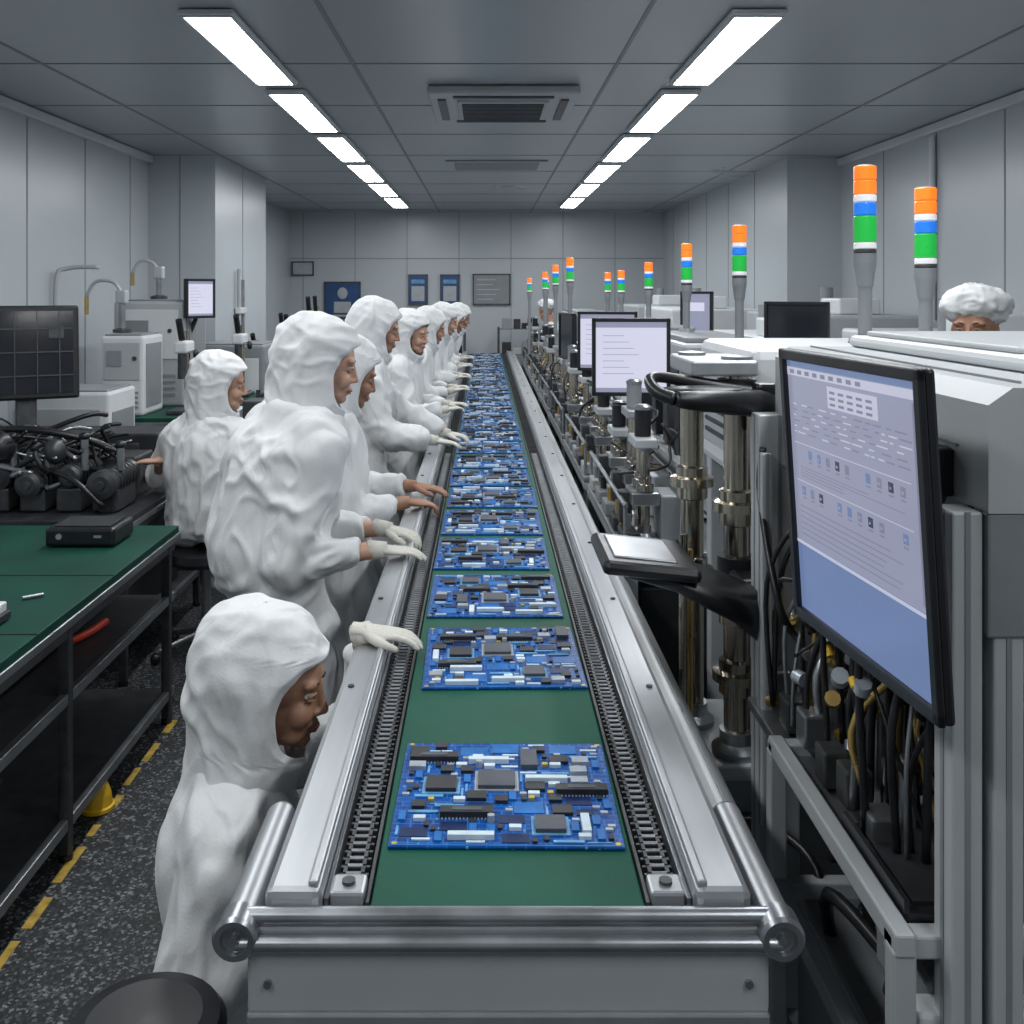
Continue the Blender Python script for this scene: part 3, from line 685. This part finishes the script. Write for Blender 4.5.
def station(y0,L,seed,tall=1.52):
    r=random.Random(seed); b=B('assembly_machine'); x0,x1=.50,1.46
    for x in(x0+.03,.98,x1-.03):
        for y in(y0+.03,y0+L-.03): b.box((x,y,.41),(.05,.05,.78),LGREY,None,.004); b.cyl((x,y,0),(x,y,.03),.03,BLACK,seg=10)
    for z in(.14,.80):
        for x in(x0+.03,x1-.03): b.box((x,y0+L/2,z),(.045,L,.045),LGREY,None,.004)
        for y in(y0+.03,y0+L-.03): b.box(((x0+x1)/2,y,z),(x1-x0,.045,.045),LGREY,None,.004)
    b.bb(x0+.07,x1-.06,y0+.08,y0+L-.08,.16,.70,DARK,.01)
    for k in range(3): b.bb(x0+.055,x0+.07,y0+.12+k*(L-.2)/3,y0+.10+(k+1)*(L-.2)/3-.03,.22,.64,GREY,.004); b.bb(x0+.04,x0+.055,y0+.15+k*(L-.2)/3,y0+.17+k*(L-.2)/3,.4,.5,BLACK)
    b.bb(x0,x1,y0,y0+L,.825,.85,ALU,.004)
    T=.85
    b.box((1.24,y0+L/2,(T+tall)/2),(.42,L*.82,tall-T),LGREY,None,.02)
    b.box((1.24,y0+L/2,tall+.015),(.36,L*.7,.03),GREY,None,.008)
    fx=1.03
    b.box((fx-.004,y0+L*.3,1.25),(.012,L*.25,.25),DARK,None,.003)
    for k in range(6): b.box((fx-.012,y0+L*.3,1.15+k*.035),(.01,L*.23,.012),GREY)
    b.box((fx-.01,y0+L*.68,1.30),(.03,.22,.20),GREY,None,.005); b.box((fx-.028,y0+L*.68,1.33),(.006,.15,.09),SCRB)
    for k,m in enumerate((RED,G_E,YEL)): b.cyl((fx-.025,y0+L*.62+k*.06,1.235),(fx-.04,y0+L*.62+k*.06,1.235),.012,m,seg=10)
    b.box((1.24,y0+L*.09-.004,1.2),(.3,.01,.36),GREY,None,.003)
    for k in range(7): b.box((1.24,y0+L*.09-.012,1.08+k*.03),(.22,.008,.01),DARK)
    for j in range(3):
        yy=y0+L*(.18+.32*j); xx=.62+r.uniform(-.02,.03)
        h=r.uniform(1.12,1.34)
        column(b,xx,yy-.055,T,h,.018,(T+.2,)); column(b,xx,yy+.055,T,h,.018,(T+.2,))
        b.box((xx,yy,h),(.085,.19,.035),ALU if j%2 else LGREY,None,.005)
        b.box((xx,yy,T+.16),(.11,.17,.05),STEEL,None,.006)
        b.cyl((xx,yy,h+.02),(xx,yy,h+.12),.032,BLACK if j!=1 else GREY,seg=16); b.lathe((xx,yy,h+.12),(0,0,1),[(.034,0),(.034,.012),(.02,.02),(0,.02)],STEEL,16)
        b.box((xx-.07,yy,T+.12),(.05,.06,.12),DSTEEL,None,.005); b.cyl((xx-.08,yy,T+.08),(xx-.08,yy,T+.0),.012,BRASS,seg=10)
        b.box((xx+.10,yy,T+.09),(.09,.18,.17),r.choice((GREY,LGREY,DSTEEL)),None,.008)
    b.box((.78,y0+L/2,T+.24),(.06,L*.92,.07),LGREY,None,.005)
    b.box((.745,y0+L/2,T+.24),(.012,L*.88,.02),DSTEEL)
    for yy in(y0+.08,y0+L-.08): b.box((.78,yy,T+.1),(.05,.05,.21),LGREY,None,.004)
    b.prism([(.82,T+.02),(.82,T+.30),(.90,T+.42),(1.02,T+.42),(1.02,T+.02)],'y',y0+L*.36,y0+L*.64,WHITE)
    b.box((.855,y0+L*.5,T+.36),(.08,L*.2,.006),DARK,(0,-.98,0))
    for k in range(4):
        yy=y0+L*(.13+.24*k)+r.uniform(-.03,.03)
        hh=r.uniform(.1,.24); b.box((.84,yy,T+.28+hh/2),(.10,.11,hh),r.choice((GREY,DSTEEL,BLACK,WHITE,LGREY,LGREY)),None,.006)
        b.box((.92,yy+.05,T+.08),(.1,.1,.16),r.choice((DARK,STEEL,LGREY)),None,.006)
    for k in (0,2):
        yy=y0+L*(.3+.22*k); b.cyl((.90,yy,T+.34),(.90,yy+.012,T+.34),.085,DARK,seg=24); b.cyl((.90,yy-.004,T+.34),(.90,yy+.016,T+.34),.03,CWHT,seg=16)
    for k in range(5):
        yy=y0+L*(.10+.2*k); b.box((.535,yy,T+.03),(.06,.14,.05),r.choice((LGREY,ALU,GREY,DSTEEL)),None,.005); b.cyl((.535,yy,T+.05),(.535,yy,T+.11),.014,r.choice((STEEL,BRASS,BLACK)),seg=10)
    b.cyl((.515,y0+.03,T+.16),(.515,y0+L-.03,T+.16),.009,STEEL,seg=10)
    for yy in(y0+.05,y0+L-.05): b.cyl((.515,yy,T),(.515,yy,T+.17),.008,STEEL,seg=8)
    hoses(b,r,14,.55,1.0,y0+.06,y0+L-.06,T+.02,T+.46,(RUBBER,RUBBER,RUBBER,BRASS,STEEL),(.004,.008))
    b.done()
sts=[(3.62,1.28),(5.08,1.28),(6.55,1.28),(8.02,1.28),(9.5,1.28),(10.98,1.28),(12.46,1.2)]
for i,(y,L) in enumerate(sts): station(y,L,100+i,1.52)
tw=[(1.17,4.6,2.10,1.855),(1.21,6.0,2.08,1.83),(1.26,7.7,2.015,1.80),(1.24,9.1,1.98,1.77),(1.24,10.1,1.98,1.77)]
for x,y,a,c in tw: tower(x,y,a,c,1.548)
tower(1.14,3.0,2.175,1.91,1.64); tower(1.41,3.2,2.13,1.87,1.64,.034)
for x,y,a,c in((.68,8.0,2.06,1.86),(.67,9.5,2.04,1.84),(.66,11.0,2.0,1.8),(.56,12.6,1.95,1.77),(.80,13.0,1.98,1.8)): tower(x,y,a,c,.85,.030)

b=B('press_machine')
b.bb(.74,1.60,2.74,3.34,0,.55,GREY,.01); b.bb(.80,1.56,2.80,3.30,.55,1.25,GREY,.01)
for x in(.77,1.57):
    for y in(2.77,3.31): b.box((x,y,.9),(.06,.06,.75),LGREY,None,.005)
b.bb(.72,1.62,2.72,3.36,1.25,1.64,WHITE,.03)
b.bb(.712,.722,2.80,3.28,1.32,1.56,LGREY,.003)
for k in range(5): b.box((.71,3.04,1.36+k*.035),(.008,.34,.012),DARK)
b.box((.95,3.05,1.6),(.25,.3,.07),GREY,None,.01)
b.done()
b=B('column_stand')
b.bb(.49,.70,2.53,2.92,0,.56,GREY,.01); b.bb(.47,.71,2.52,2.94,.56,.60,LGREY,.006)
b.bb(.47,.49,2.6,2.86,.1,.5,DSTEEL,.004)
b.bb(.52,.68,2.50,2.53,.12,.48,DSTEEL,.005)
column(b,.575,2.78,.60,1.62,.032,(1.27,1.02)); column(b,.655,2.60,.60,1.62,.034,(1.24,.98,.80))
b.box((.61,2.69,1.60),(.17,.30,.04),ALU,None,.006)
b.cyl((.52,2.62,.60),(.52,2.62,1.16),.012,CHROME); b.cyl((.60,2.86,.60),(.60,2.86,1.5),.014,STEEL)
b.cyl((.545,2.70,.60),(.545,2.70,1.1),.016,BRASS)
b.tube([(.735,2.54,1.50),(.68,2.50,1.515),(.60,2.46,1.525),(.52,2.43,1.53),(.46,2.42,1.535)],[.036,.036,.030,.026,.018],BLACK,14,4)
b.tube([(.735,2.56,1.53),(.66,2.56,1.54),(.58,2.56,1.555),(.50,2.55,1.57),(.44,2.53,1.58),(.41,2.49,1.575),(.42,2.44,1.55),(.46,2.42,1.535)],[.024,.022,.018,.015,.014,.014,.016,.018],BLACK,14,4)
b.box((.71,2.54,1.50),(.06,.05,.13),BLACK,None,.01); b.cyl((.655,2.60,1.48),(.655,2.60,1.57),.05,BLACK,seg=24)
b.ell((.54,2.49,1.552),(.11,.05,.010),DSTEEL)
# tray: black body with a satin steel inlay, swooping down to the column collar
b.box((.375,2.43,1.172),(.15,.20,.006),STEEL,(0,.10,0),.003)
b.box((.385,2.43,1.152),(.23,.29,.034),BLACK,(0,.10,0),.014)
b.loft([((.34,2.45,1.135),(0,.12,0),(0,0,.018)),((.45,2.44,1.115),(0,.13,0),(0,0,.030)),((.52,2.43,1.085),(0,.13,0),(0,0,.038)),((.59,2.43,1.055),(0,.12,0),(0,0,.046)),((.65,2.43,1.02),(0,.09,0),(0,0,.062)),((.69,2.44,.99),(0,.06,0),(0,0,.055))],BLACK,24,2.6)
b.cyl((.655,2.60,1.04),(.655,2.60,1.11),.05,BLACK,seg=24); b.box((.655,2.52,1.06),(.06,.12,.05),BLACK,None,.01)
b.done()

# ------------------------------------------------------------ M1 big foreground machine
b=B('soldering_machine'); r=random.Random(5)
b.prism([(.72,1.48),(.72,1.635),(.755,1.660),(1.60,1.660),(1.60,1.48)],'y',1.43,2.48,LGREY)
b.bb(.90,1.60,1.52,2.48,1.660,1.688,WHITE,.012)
b.bb(.93,1.60,1.75,2.44,1.688,1.700,LGREY,.005)
b.box((.719,1.95,1.565),(.006,.86,.003),SEAM); b.box((.80,1.975,1.662),(.004,.96,.004),SEAM)
for k in range(4): b.box((1.02,1.60+k*.2,1.690),(.12,.02,.004),SEAM)
b.bb(.72,1.60,1.432,1.452,1.30,1.48,GREY,.004)
def post(x,y,z0,z1,w=.045,d=.06):
    b.box((x,y,(z0+z1)/2),(w,d,z1-z0),LGREY,None,.004)
    b.box((x-w/2-.0005,y,(z0+z1)/2),(.002,.010,z1-z0),GREY); b.box((x,y-d/2-.0005,(z0+z1)/2),(.008,.002,z1-z0),GREY)
post(.695,1.47,.03,1.48); post(.752,1.465,.03,1.48)
post(.705,2.43,.03,1.50,.10,.07); post(.655,2.34,.55,1.42,.025,.04)
b.bb(.675,.685,2.395,2.40,1.2,1.4,DARK)
post(1.56,1.48,.03,1.48); post(1.56,2.45,.03,1.48)
for x,y in((.695,1.47),(.752,1.465),(.70,2.43),(1.56,1.48),(1.56,2.45)): b.cyl((x,y,0),(x,y,.03),.03,BLACK)
b.bb(1.02,1.54,1.55,2.40,.10,1.46,GREY,.01)
b.bb(.72,1.02,1.50,2.42,.04,.08,GREY)
for z in(.84,.55,.16):
    b.box((.615,1.79,z),(.030,.66,.035),LGREY,None,.004); b.box((.80,1.49,z-.01),(.40,.035,.035),LGREY,None,.004)
    b.box((.80,2.11,z-.01),(.40,.035,.035),LGREY,None,.004)
for y in(1.48,2.11): b.box((.615,y,.43),(.035,.035,.80),LGREY,None,.004); b.cyl((.615,y,0),(.615,y,.03),.028,BLACK)
b.bb(.63,1.02,1.52,2.40,.80,.825,STEEL,.003)
b.box((.745,1.64,.85),(.22,.26,.02),BLACK,None,.006); b.box((.745,1.64,.862),(.18,.22,.006),DARK)
for s in(-1,1): b.box((.745+s*.108,1.64,.868),(.008,.26,.02),BLACK)
for k in range(6):
    yy=1.72+k*.12; m=r.choice((DSTEEL,GREY,LGREY,STEEL))
    b.box((.95,yy,1.02+.05*(k%2)),(.10,.09,.32),m,None,.008); b.cyl((.84,yy,.83),(.84,yy,1.08+.07*(k%3)),.020,r.choice((STEEL,CHROME,STEEL)),seg=14)
    b.lathe((.84,yy,1.08+.07*(k%3)),(0,0,1),[(.02,-.02),(.03,-.02),(.03,.02),(.012,.03),(0,.03)],BRASS if k%2 else STEEL,14)
    b.cyl((.74,yy+.03,.83),(.74,yy+.03,.96+.05*(k%2)),.015,STEEL,seg=12); b.ell((.74,yy+.03,.97+.05*(k%2)),(.022,.022,.018),BRASS if k%2 else BLACK)
    b.box((.68,yy,.87+.02*(k%2)),(.05,.06,.07),r.choice((DSTEEL,STEEL,GREY)),None,.005)
    b.box((.90,yy,1.26),(.06,.05,.07),r.choice((BLACK,STEEL,BRASS)),None,.005)
for k in range(4):
    z=1.12+k*.08; b.cyl((.74,1.75+.05*k,z),(1.0,1.77+.05*k,z),.012,STEEL); b.cyl((.80,1.60,z+.02),(.80,2.3,z+.02),.008,STEEL if k%2 else BRASS)
for i in range(44):
    yy=r.uniform(1.62,2.28); xx=r.uniform(.65,.82); zz=r.uniform(.92,1.20); h=r.uniform(.04,.14); dy=r.uniform(-.12,.12)
    b.tube([(xx,yy,.86),(xx+r.uniform(-.02,.02),yy,zz),(xx+.05,yy+dy*.5,zz+h),(xx+.12,yy+dy,zz+.02),(xx+.14,yy+dy,.90)],r.uniform(.004,.010),r.choice((RUBBER,)*6+(STEEL,BRASS,STEEL)),8,5)
hoses(b,r,40,.65,1.0,1.62,2.36,.84,1.44,(RUBBER,)*6+(STEEL,BRASS,YEL),(.003,.009))
for i in range(34):
    yy=r.uniform(1.62,2.3); xx=r.uniform(.64,.80); z=r.uniform(.86,1.22); b.cyl((xx,yy,z),(xx+r.uniform(-.01,.01),yy+r.uniform(.01,.03),z+r.uniform(-.02,.02)),r.uniform(.008,.016),r.choice((BRASS,STEEL,STEEL,CAN,YEL)),seg=10)
hoses(b,r,20,.66,.95,1.60,2.3,.20,.78,(RUBBER,)*5+(STEEL,BRASS),(.006,.014))
b.box((.80,1.62,.70),(.26,.20,.10),GREY,None,.01); b.box((.82,1.9,.35),(.30,.5,.30),GREY,None,.01)
b.box((.78,1.50,.70),(.28,.05,.06),WHITE,None,.006)
b.box((.704,1.56,1.52),(.030,.055,.075),BLACK,None,.004); b.cyl((.70,1.575,1.55),(.70,1.575,1.585),.005,BLACK,seg=8); b.box((.688,1.56,1.53),(.004,.03,.02),GREY)
b.done()
for i,(x0,x1,y0,y1,h) in enumerate(((2.35,3.1,5.0,6.6,1.55),(2.3,3.1,7.0,8.8,1.62),(1.75,2.6,9.4,11.0,1.62),(1.75,2.6,11.5,13.2,1.62),(1.72,2.15,6.0,7.6,1.50))):
    b=B('process_cabinet'); b.bb(x0,x1,y0,y1,.06,h,LGREY if i%2 else WHITE,.02); b.bb(x0+.03,x1-.03,y0+.03,y1-.03,0,.06,DARK)
    b.bb(x0+.06,x1-.06,y0-.008,y0,.2,h-.2,GREY,.003); b.bb(x0+.1,x0+.14,y0-.03,y0-.008,.8,1.0,BLACK,.004)
    b.bb(x0-.008,x0,y0+.1,(y0+y1)/2-.02,.2,h-.2,GREY,.003); b.bb(x0-.008,x0,(y0+y1)/2+.02,y1-.1,.2,h-.2,GREY,.003)
    b.box(((x0+x1)/2,y0+.4,h+.06),(.3,.4,.12),WHITE,None,.015); b.cyl(((x0+x1)/2,y0+.9,h),((x0+x1)/2,y0+.9,h+.20),.05,GREY)
    for k in range(5): b.bb(x0+.15,x1-.15,y0-.014,y0-.006,.3+k*.04,.315+k*.04,DARK)
    b.done()
b=B('wall_conduit'); b.cyl((3.22,7.2,1.2),(3.22,7.2,2.9),.022,WHITE); b.box((3.215,7.2,1.5),(.05,.12,.16),WHITE,None,.008); b.done()

# ------------------------------------------------------------ left side
def bench(name,x0,x1,y0,y1,h,top,legy,shelves,lip=True):
    b=B(name); b.bb(x0,x1,y0,y1,h-.03,h,top,.004)
    b.bb(x0-.006,x1+.006,y0-.006,y1+.006,h-.055,h-.028,STEEL,.003)
    for x in(x0+.025,x1-.025):
        for y in legy: b.box((x,y,(h-.05)/2+.01),(.035,.035,h-.07),DSTEEL,None,.003); b.cyl((x,y,0),(x,y,.02),.022,BLACK,seg=10)
        b.box((x,(y0+y1)/2,h-.075),(.03,y1-y0-.04,.04),DSTEEL,None,.003)
    for z in shelves:
        b.bb(x0+.02,x1-.02,y0+.05,y1-.05,z-.012,z,DSTEEL,.002)
        for x in(x0+.022,x1-.022): b.box((x,(y0+y1)/2,z-.008),(.025,y1-y0-.06,.035),STEEL,None,.003)
    return b
b=bench('green_workbench',-2.15,-1.30,2.05,4.25,.80,TGREEN,(2.15,3.16,4.16),(.125,.52))
b.bb(-2.15,-1.30,2.9,2.905,.8,.803,DARK); b.bb(-2.15,-1.30,3.5,3.504,.8,.8025,DARK); b.done()
b=B('black_equipment_box'); b.box((-1.57,3.98,.842),(.27,.22,.07),BLACK,None,.012); b.box((-1.57,3.98,.880),(.22,.17,.006),DARK,None,.002); b.box((-1.50,3.872,.845),(.03,.004,.01),GREY); b.cyl((-1.65,3.868,.845),(-1.65,3.876,.845),.012,GREY); b.done()
b=B('bench_fixture'); b.box((-1.54,2.98,.817),(.20,.12,.024),DARK,None,.004); b.box((-1.48,3.0,.842),(.06,.07,.03),WHITE,None,.005); b.cyl((-1.57,2.98,.827),(-1.57,2.98,.877),.018,BLACK); b.cyl((-1.49,3.22,.808),(-1.44,3.26,.808),.006,STEEL); b.done()
b=B('red_air_hose'); b.tube([(-2.0,3.0,.541),(-1.75,3.25,.541),(-1.62,3.5,.541),(-1.48,3.6,.541),(-1.44,3.8,.541)],.014,RED,12,6); b.done()
b=B('storage_bin'); b.bb(-1.85,-1.5,2.6,3.05,.127,.30,DARK,.01); b.bb(-1.87,-1.48,2.58,3.07,.29,.31,BLACK,.004); b.done()
b=B('yellow_floor_stopper'); b.lathe((-1.345,3.47,.003),(0,0,1),[(.05,0),(.05,.02),(.046,.05),(.036,.08),(.018,.1),(0,.104)],YEL,24); b.lathe((-1.345,3.47,.003),(0,0,1),[(.058,0),(.058,.012),(.05,.016)],YEL,24); b.done()
b=bench('equipment_bench',-2.95,-1.62,4.50,5.75,.76,DARK,(4.55,5.7),(.2,))
b.bb(-2.85,-1.72,4.75,5.6,.2,.70,DARK,.01)
b.done()
b=B('motor_assembly'); r=random.Random(8)
for k in range(5):
    x=-2.45+k*.17; zz=.90+.03*(k%2); rr=.05+.015*((k*2)%3)/2
    b.cyl((x,4.62+.05*(k%2),zz),(x,4.95,zz),rr,BLACK if k%2 else DSTEEL,seg=20); b.lathe((x,4.62+.05*(k%2),zz),(0,-1,0),[(rr+.003,-.02),(rr+.003,.01),(.04,.02),(.02,.02),(.02,.04),(0,.04)],DSTEEL,20)
    for q in range(6): b.lathe((x,4.68+q*.042,zz),(0,1,0),[(rr,0),(rr+.007,.004),(rr+.007,.012),(rr,.016)],BLACK,20)
    b.box((x,4.78,.82),(.12,.24,.11),DSTEEL,None,.01)
    b.cyl((x+.05,4.72,.95),(x+.05,4.72,1.06+.04*(k%2)),.018,STEEL,seg=12); b.ell((x+.05,4.72,1.07+.04*(k%2)),(.026,.026,.02),BLACK)
b.box((-2.15,5.15,.86),(.8,.25,.20),DSTEEL,None,.01); b.tube([(-2.5,4.8,1.1),(-2.2,4.75,1.14),(-1.9,4.8,1.08),(-1.78,4.85,1.0)],.018,BLACK,10,5)
b.ell((-2.28,4.68,1.06),(.08,.07,.08),BLACK); b.ell((-2.02,4.70,1.04),(.05,.05,.06),DSTEEL)
b.box((-1.76,4.80,.83),(.08,.3,.14),DARK,None,.01)
hoses(b,r,46,-2.55,-1.74,4.56,5.2,.80,1.16,(RUBBER,RUBBER,RUBBER,STEEL),(.005,.014)); b.done()
b=B('control_display')
M=Matrix.Translation((-2.34,5.10,1.48))@Matrix.Rotation(math.radians(28),4,'Z')@Matrix.Rotation(math.radians(-6),4,'X')
b.box((0,0,0),(.50,.05,.48),BLACK,None,.012); b.box((0,-.028,0),(.44,.006,.42),SCROFF)
for k in range(3): b.box((0,-.033,-.12+k*.12),(.44,.006,.006),DSTEEL)
for k in range(4): b.box((-.16+k*.105,-.033,0),(.005,.006,.42),DSTEEL)
b.box((.14,-.034,.10),(.07,.004,.06),DSTEEL); b.box((0,.05,-.3),(.10,.06,.32),DSTEEL,None,.008); b.box((0,.05,-.462),(.3,.2,.02),DSTEEL,None,.006)
b.done(M=M)
b=B('equipment_riser'); b.box((-2.2,5.52,.90),(.9,.32,.26),DARK,None,.01); b.box((-2.2,5.35,.92),(.7,.02,.12),DSTEEL,None,.004); b.done()
def analyzer(name,x0,x1,y0,y1,z0,z1,mat,seed=0):
    b=B(name); b.bb(x0,x1,y0,y1,z0,z1,mat,.018)
    h=z1-z0; w=x1-x0
    b.bb(x0+w*.08,x1-w*.08,y0-.008,y0,z0+h*.45,z1-h*.08,LGREY if mat is WHITE else WHITE,.004)
    b.bb(x0+w*.15,x0+w*.5,y0-.014,y0-.006,z0+h*.62,z0+h*.82,GREY,.002)
    for k in range(4): b.bb(x0+w*.12,x1-w*.12,y0-.006,y0+.002,z0+h*(.1+.06*k),z0+h*(.125+.06*k),SEAM)
    b.cyl((x1-w*.2,y0-.014,z0+h*.72),(x1-w*.2,y0,z0+h*.72),.015,DSTEEL,seg=12)
    b.bb(x1,x1+.006,y0+.05,y1-.05,z0+h*.1,z1-h*.1,GREY,.003)
    b.bb(x0+.02,x1-.02,y0+.02,y1-.02,z1,z1+.012,GREY,.004)
    return b
b=bench('rear_workbench',-2.95,-1.75,6.4,8.0,.98,TGREEN,(6.45,7.95),(.3,.6)); b.bb(-2.8,-1.85,6.6,7.9,.3,.58,DARK,.01); b.done()
analyzer('test_instrument',-2.80,-2.20,5.85,6.3,.0,1.20,WHITE).done()
analyzer('bench_instrument',-2.50,-2.22,6.5,6.9,.98,1.50,WHITE).done()
analyzer('test_instrument',-2.62,-2.12,7.05,7.6,.98,1.72,LGREY).done()
analyzer('test_instrument',-2.35,-1.8,8.15,8.7,.0,1.35,GREY).done()
b=bench('rear_workbench',-2.30,-1.25,8.95,10.4,.92,DARK,(9.0,10.35),(.3,.6)); b.done()
def armdev(x,y,z,s=1):
    b=B('dispensing_arm'); b.cyl((x,y,z),(x,y,z+.22*s),.022,STEEL); b.box((x,y,z+.24*s),(.07,.07,.09),LGREY,None,.01)
    b.tube([(x,y,z+.26*s),(x-.06,y,z+.34*s),(x-.18*s,y,z+.34*s),(x-.24*s,y,z+.24*s)],.012,LGREY,10,5); b.cyl((x-.24*s,y,z+.24*s),(x-.24*s,y,z+.12*s),.014,BRASS,seg=10)
    b.lathe((x,y,z),(0,0,1),[(.06,0),(.06,.02),(.025,.03)],DSTEEL); b.done()
armdev(-2.45,6.75,1.514); armdev(-2.38,7.3,1.734,.8)
def scope(x,y,z,s):
    b=B('inspection_microscope'); b.box((x,y,z+.015),(.18,.22,.03),DSTEEL,None,.008); b.cyl((x,y+.07,z+.03),(x,y+.07,z+.42*s),.02,CHROME)
    b.box((x,y,z+.34*s),(.09,.18,.08),WHITE,None,.015); b.cyl((x,y-.05,z+.32*s),(x,y-.05,z+.18*s),.028,DSTEEL); b.cyl((x,y-.05,z+.38*s),(x,y-.12,z+.48*s),.022,BLACK); b.ell((x+.06,y+.07,z+.30*s),(.02,.035,.035),BLACK); b.done()
for i,(x,y) in enumerate(((-2.1,9.15),(-1.85,9.4),(-1.6,9.15),(-1.4,9.6),(-2.0,9.9),(-1.7,10.1))): scope(x,y,.92,1.0+.35*(i%3))
for i,(x,y) in enumerate(((-2.0,6.65),(-1.9,7.75))): scope(x,y,.98,1.3)
def rack(x0,x1,y0,y1,h,seed):
    r=random.Random(seed); b=B('component_rack')
    for x in(x0,x1):
        for y in(y0,y1): b.box((x,y,h/2),(.03,.03,h),DSTEEL)
    n=4
    for k in range(n):
        z=.12+k*(h-.14)/(n-1); b.bb(x0,x1,y0,y1,z-.012,z,STEEL)
        x=x0+.05
        while x<x1-.12:
            w=r.uniform(.07,.16); hh=r.uniform(.06,.20); 
            b.box((x+w/2,(y0+y1)/2-.05,z+hh/2),(w,.22,hh),r.choice((DARK,GREY,WHITE,DSTEEL,BLACK,LGREY,BLUEPIC)),None,.006)
            if r.random()<.4: b.cyl((x+w/2,y0+.08,z+hh),(x+w/2,y0+.08,z+hh+.07),.015,r.choice((CHROME,BLACK,STEEL)),seg=10)
            x+=w+.02
    b.done()
rack(-1.72,-1.15,6.15,6.55,1.0,1); rack(-1.70,-1.1,7.5,7.9,1.05,2); rack(-2.2,-1.3,11.2,11.6,1.2,3); rack(-2.6,-1.4,13.0,13.4,1.3,4); rack(.2,.9,14.6,14.95,1.25,6); rack(-1.1,-.3,14.5,14.9,1.2,7)
b=B('gas_pipe'); b.tube([(-2.96,6.9,1.3),(-2.96,6.9,1.86),(-2.9,6.95,1.95),(-2.7,7.0,1.96)],.016,LGREY,10,5); b.box((-2.96,6.9,1.55),(.06,.08,.12),BRASS,None,.01); b.done()
b=B('gas_pipe'); b.cyl((-2.36,9.6,1.0),(-2.36,9.6,2.0),.02,LGREY); b.cyl((-2.36,9.75,1.0),(-2.36,9.75,1.9),.016,STEEL); b.box((-2.36,9.68,1.6),(.06,.25,.06),WHITE,None,.01); b.done()

# ------------------------------------------------------------ world + camera
w=bpy.data.worlds.new('world'); w.use_nodes=True; scene.world=w
w.node_tree.nodes['Background'].inputs[0].default_value=(.5,.55,.6,1); w.node_tree.nodes['Background'].inputs[1].default_value=.1
cam=bpy.data.cameras.new('camera'); co=bpy.data.objects.new('camera',cam); COL.objects.link(co)
co.location=(0,0,1.8); co.rotation_euler=(math.pi/2,0,0)
cam.sensor_width=36; cam.lens=36*1000/1024; cam.shift_x=27/1024; cam.shift_y=-222/1024; cam.clip_start=.05
scene.camera=co
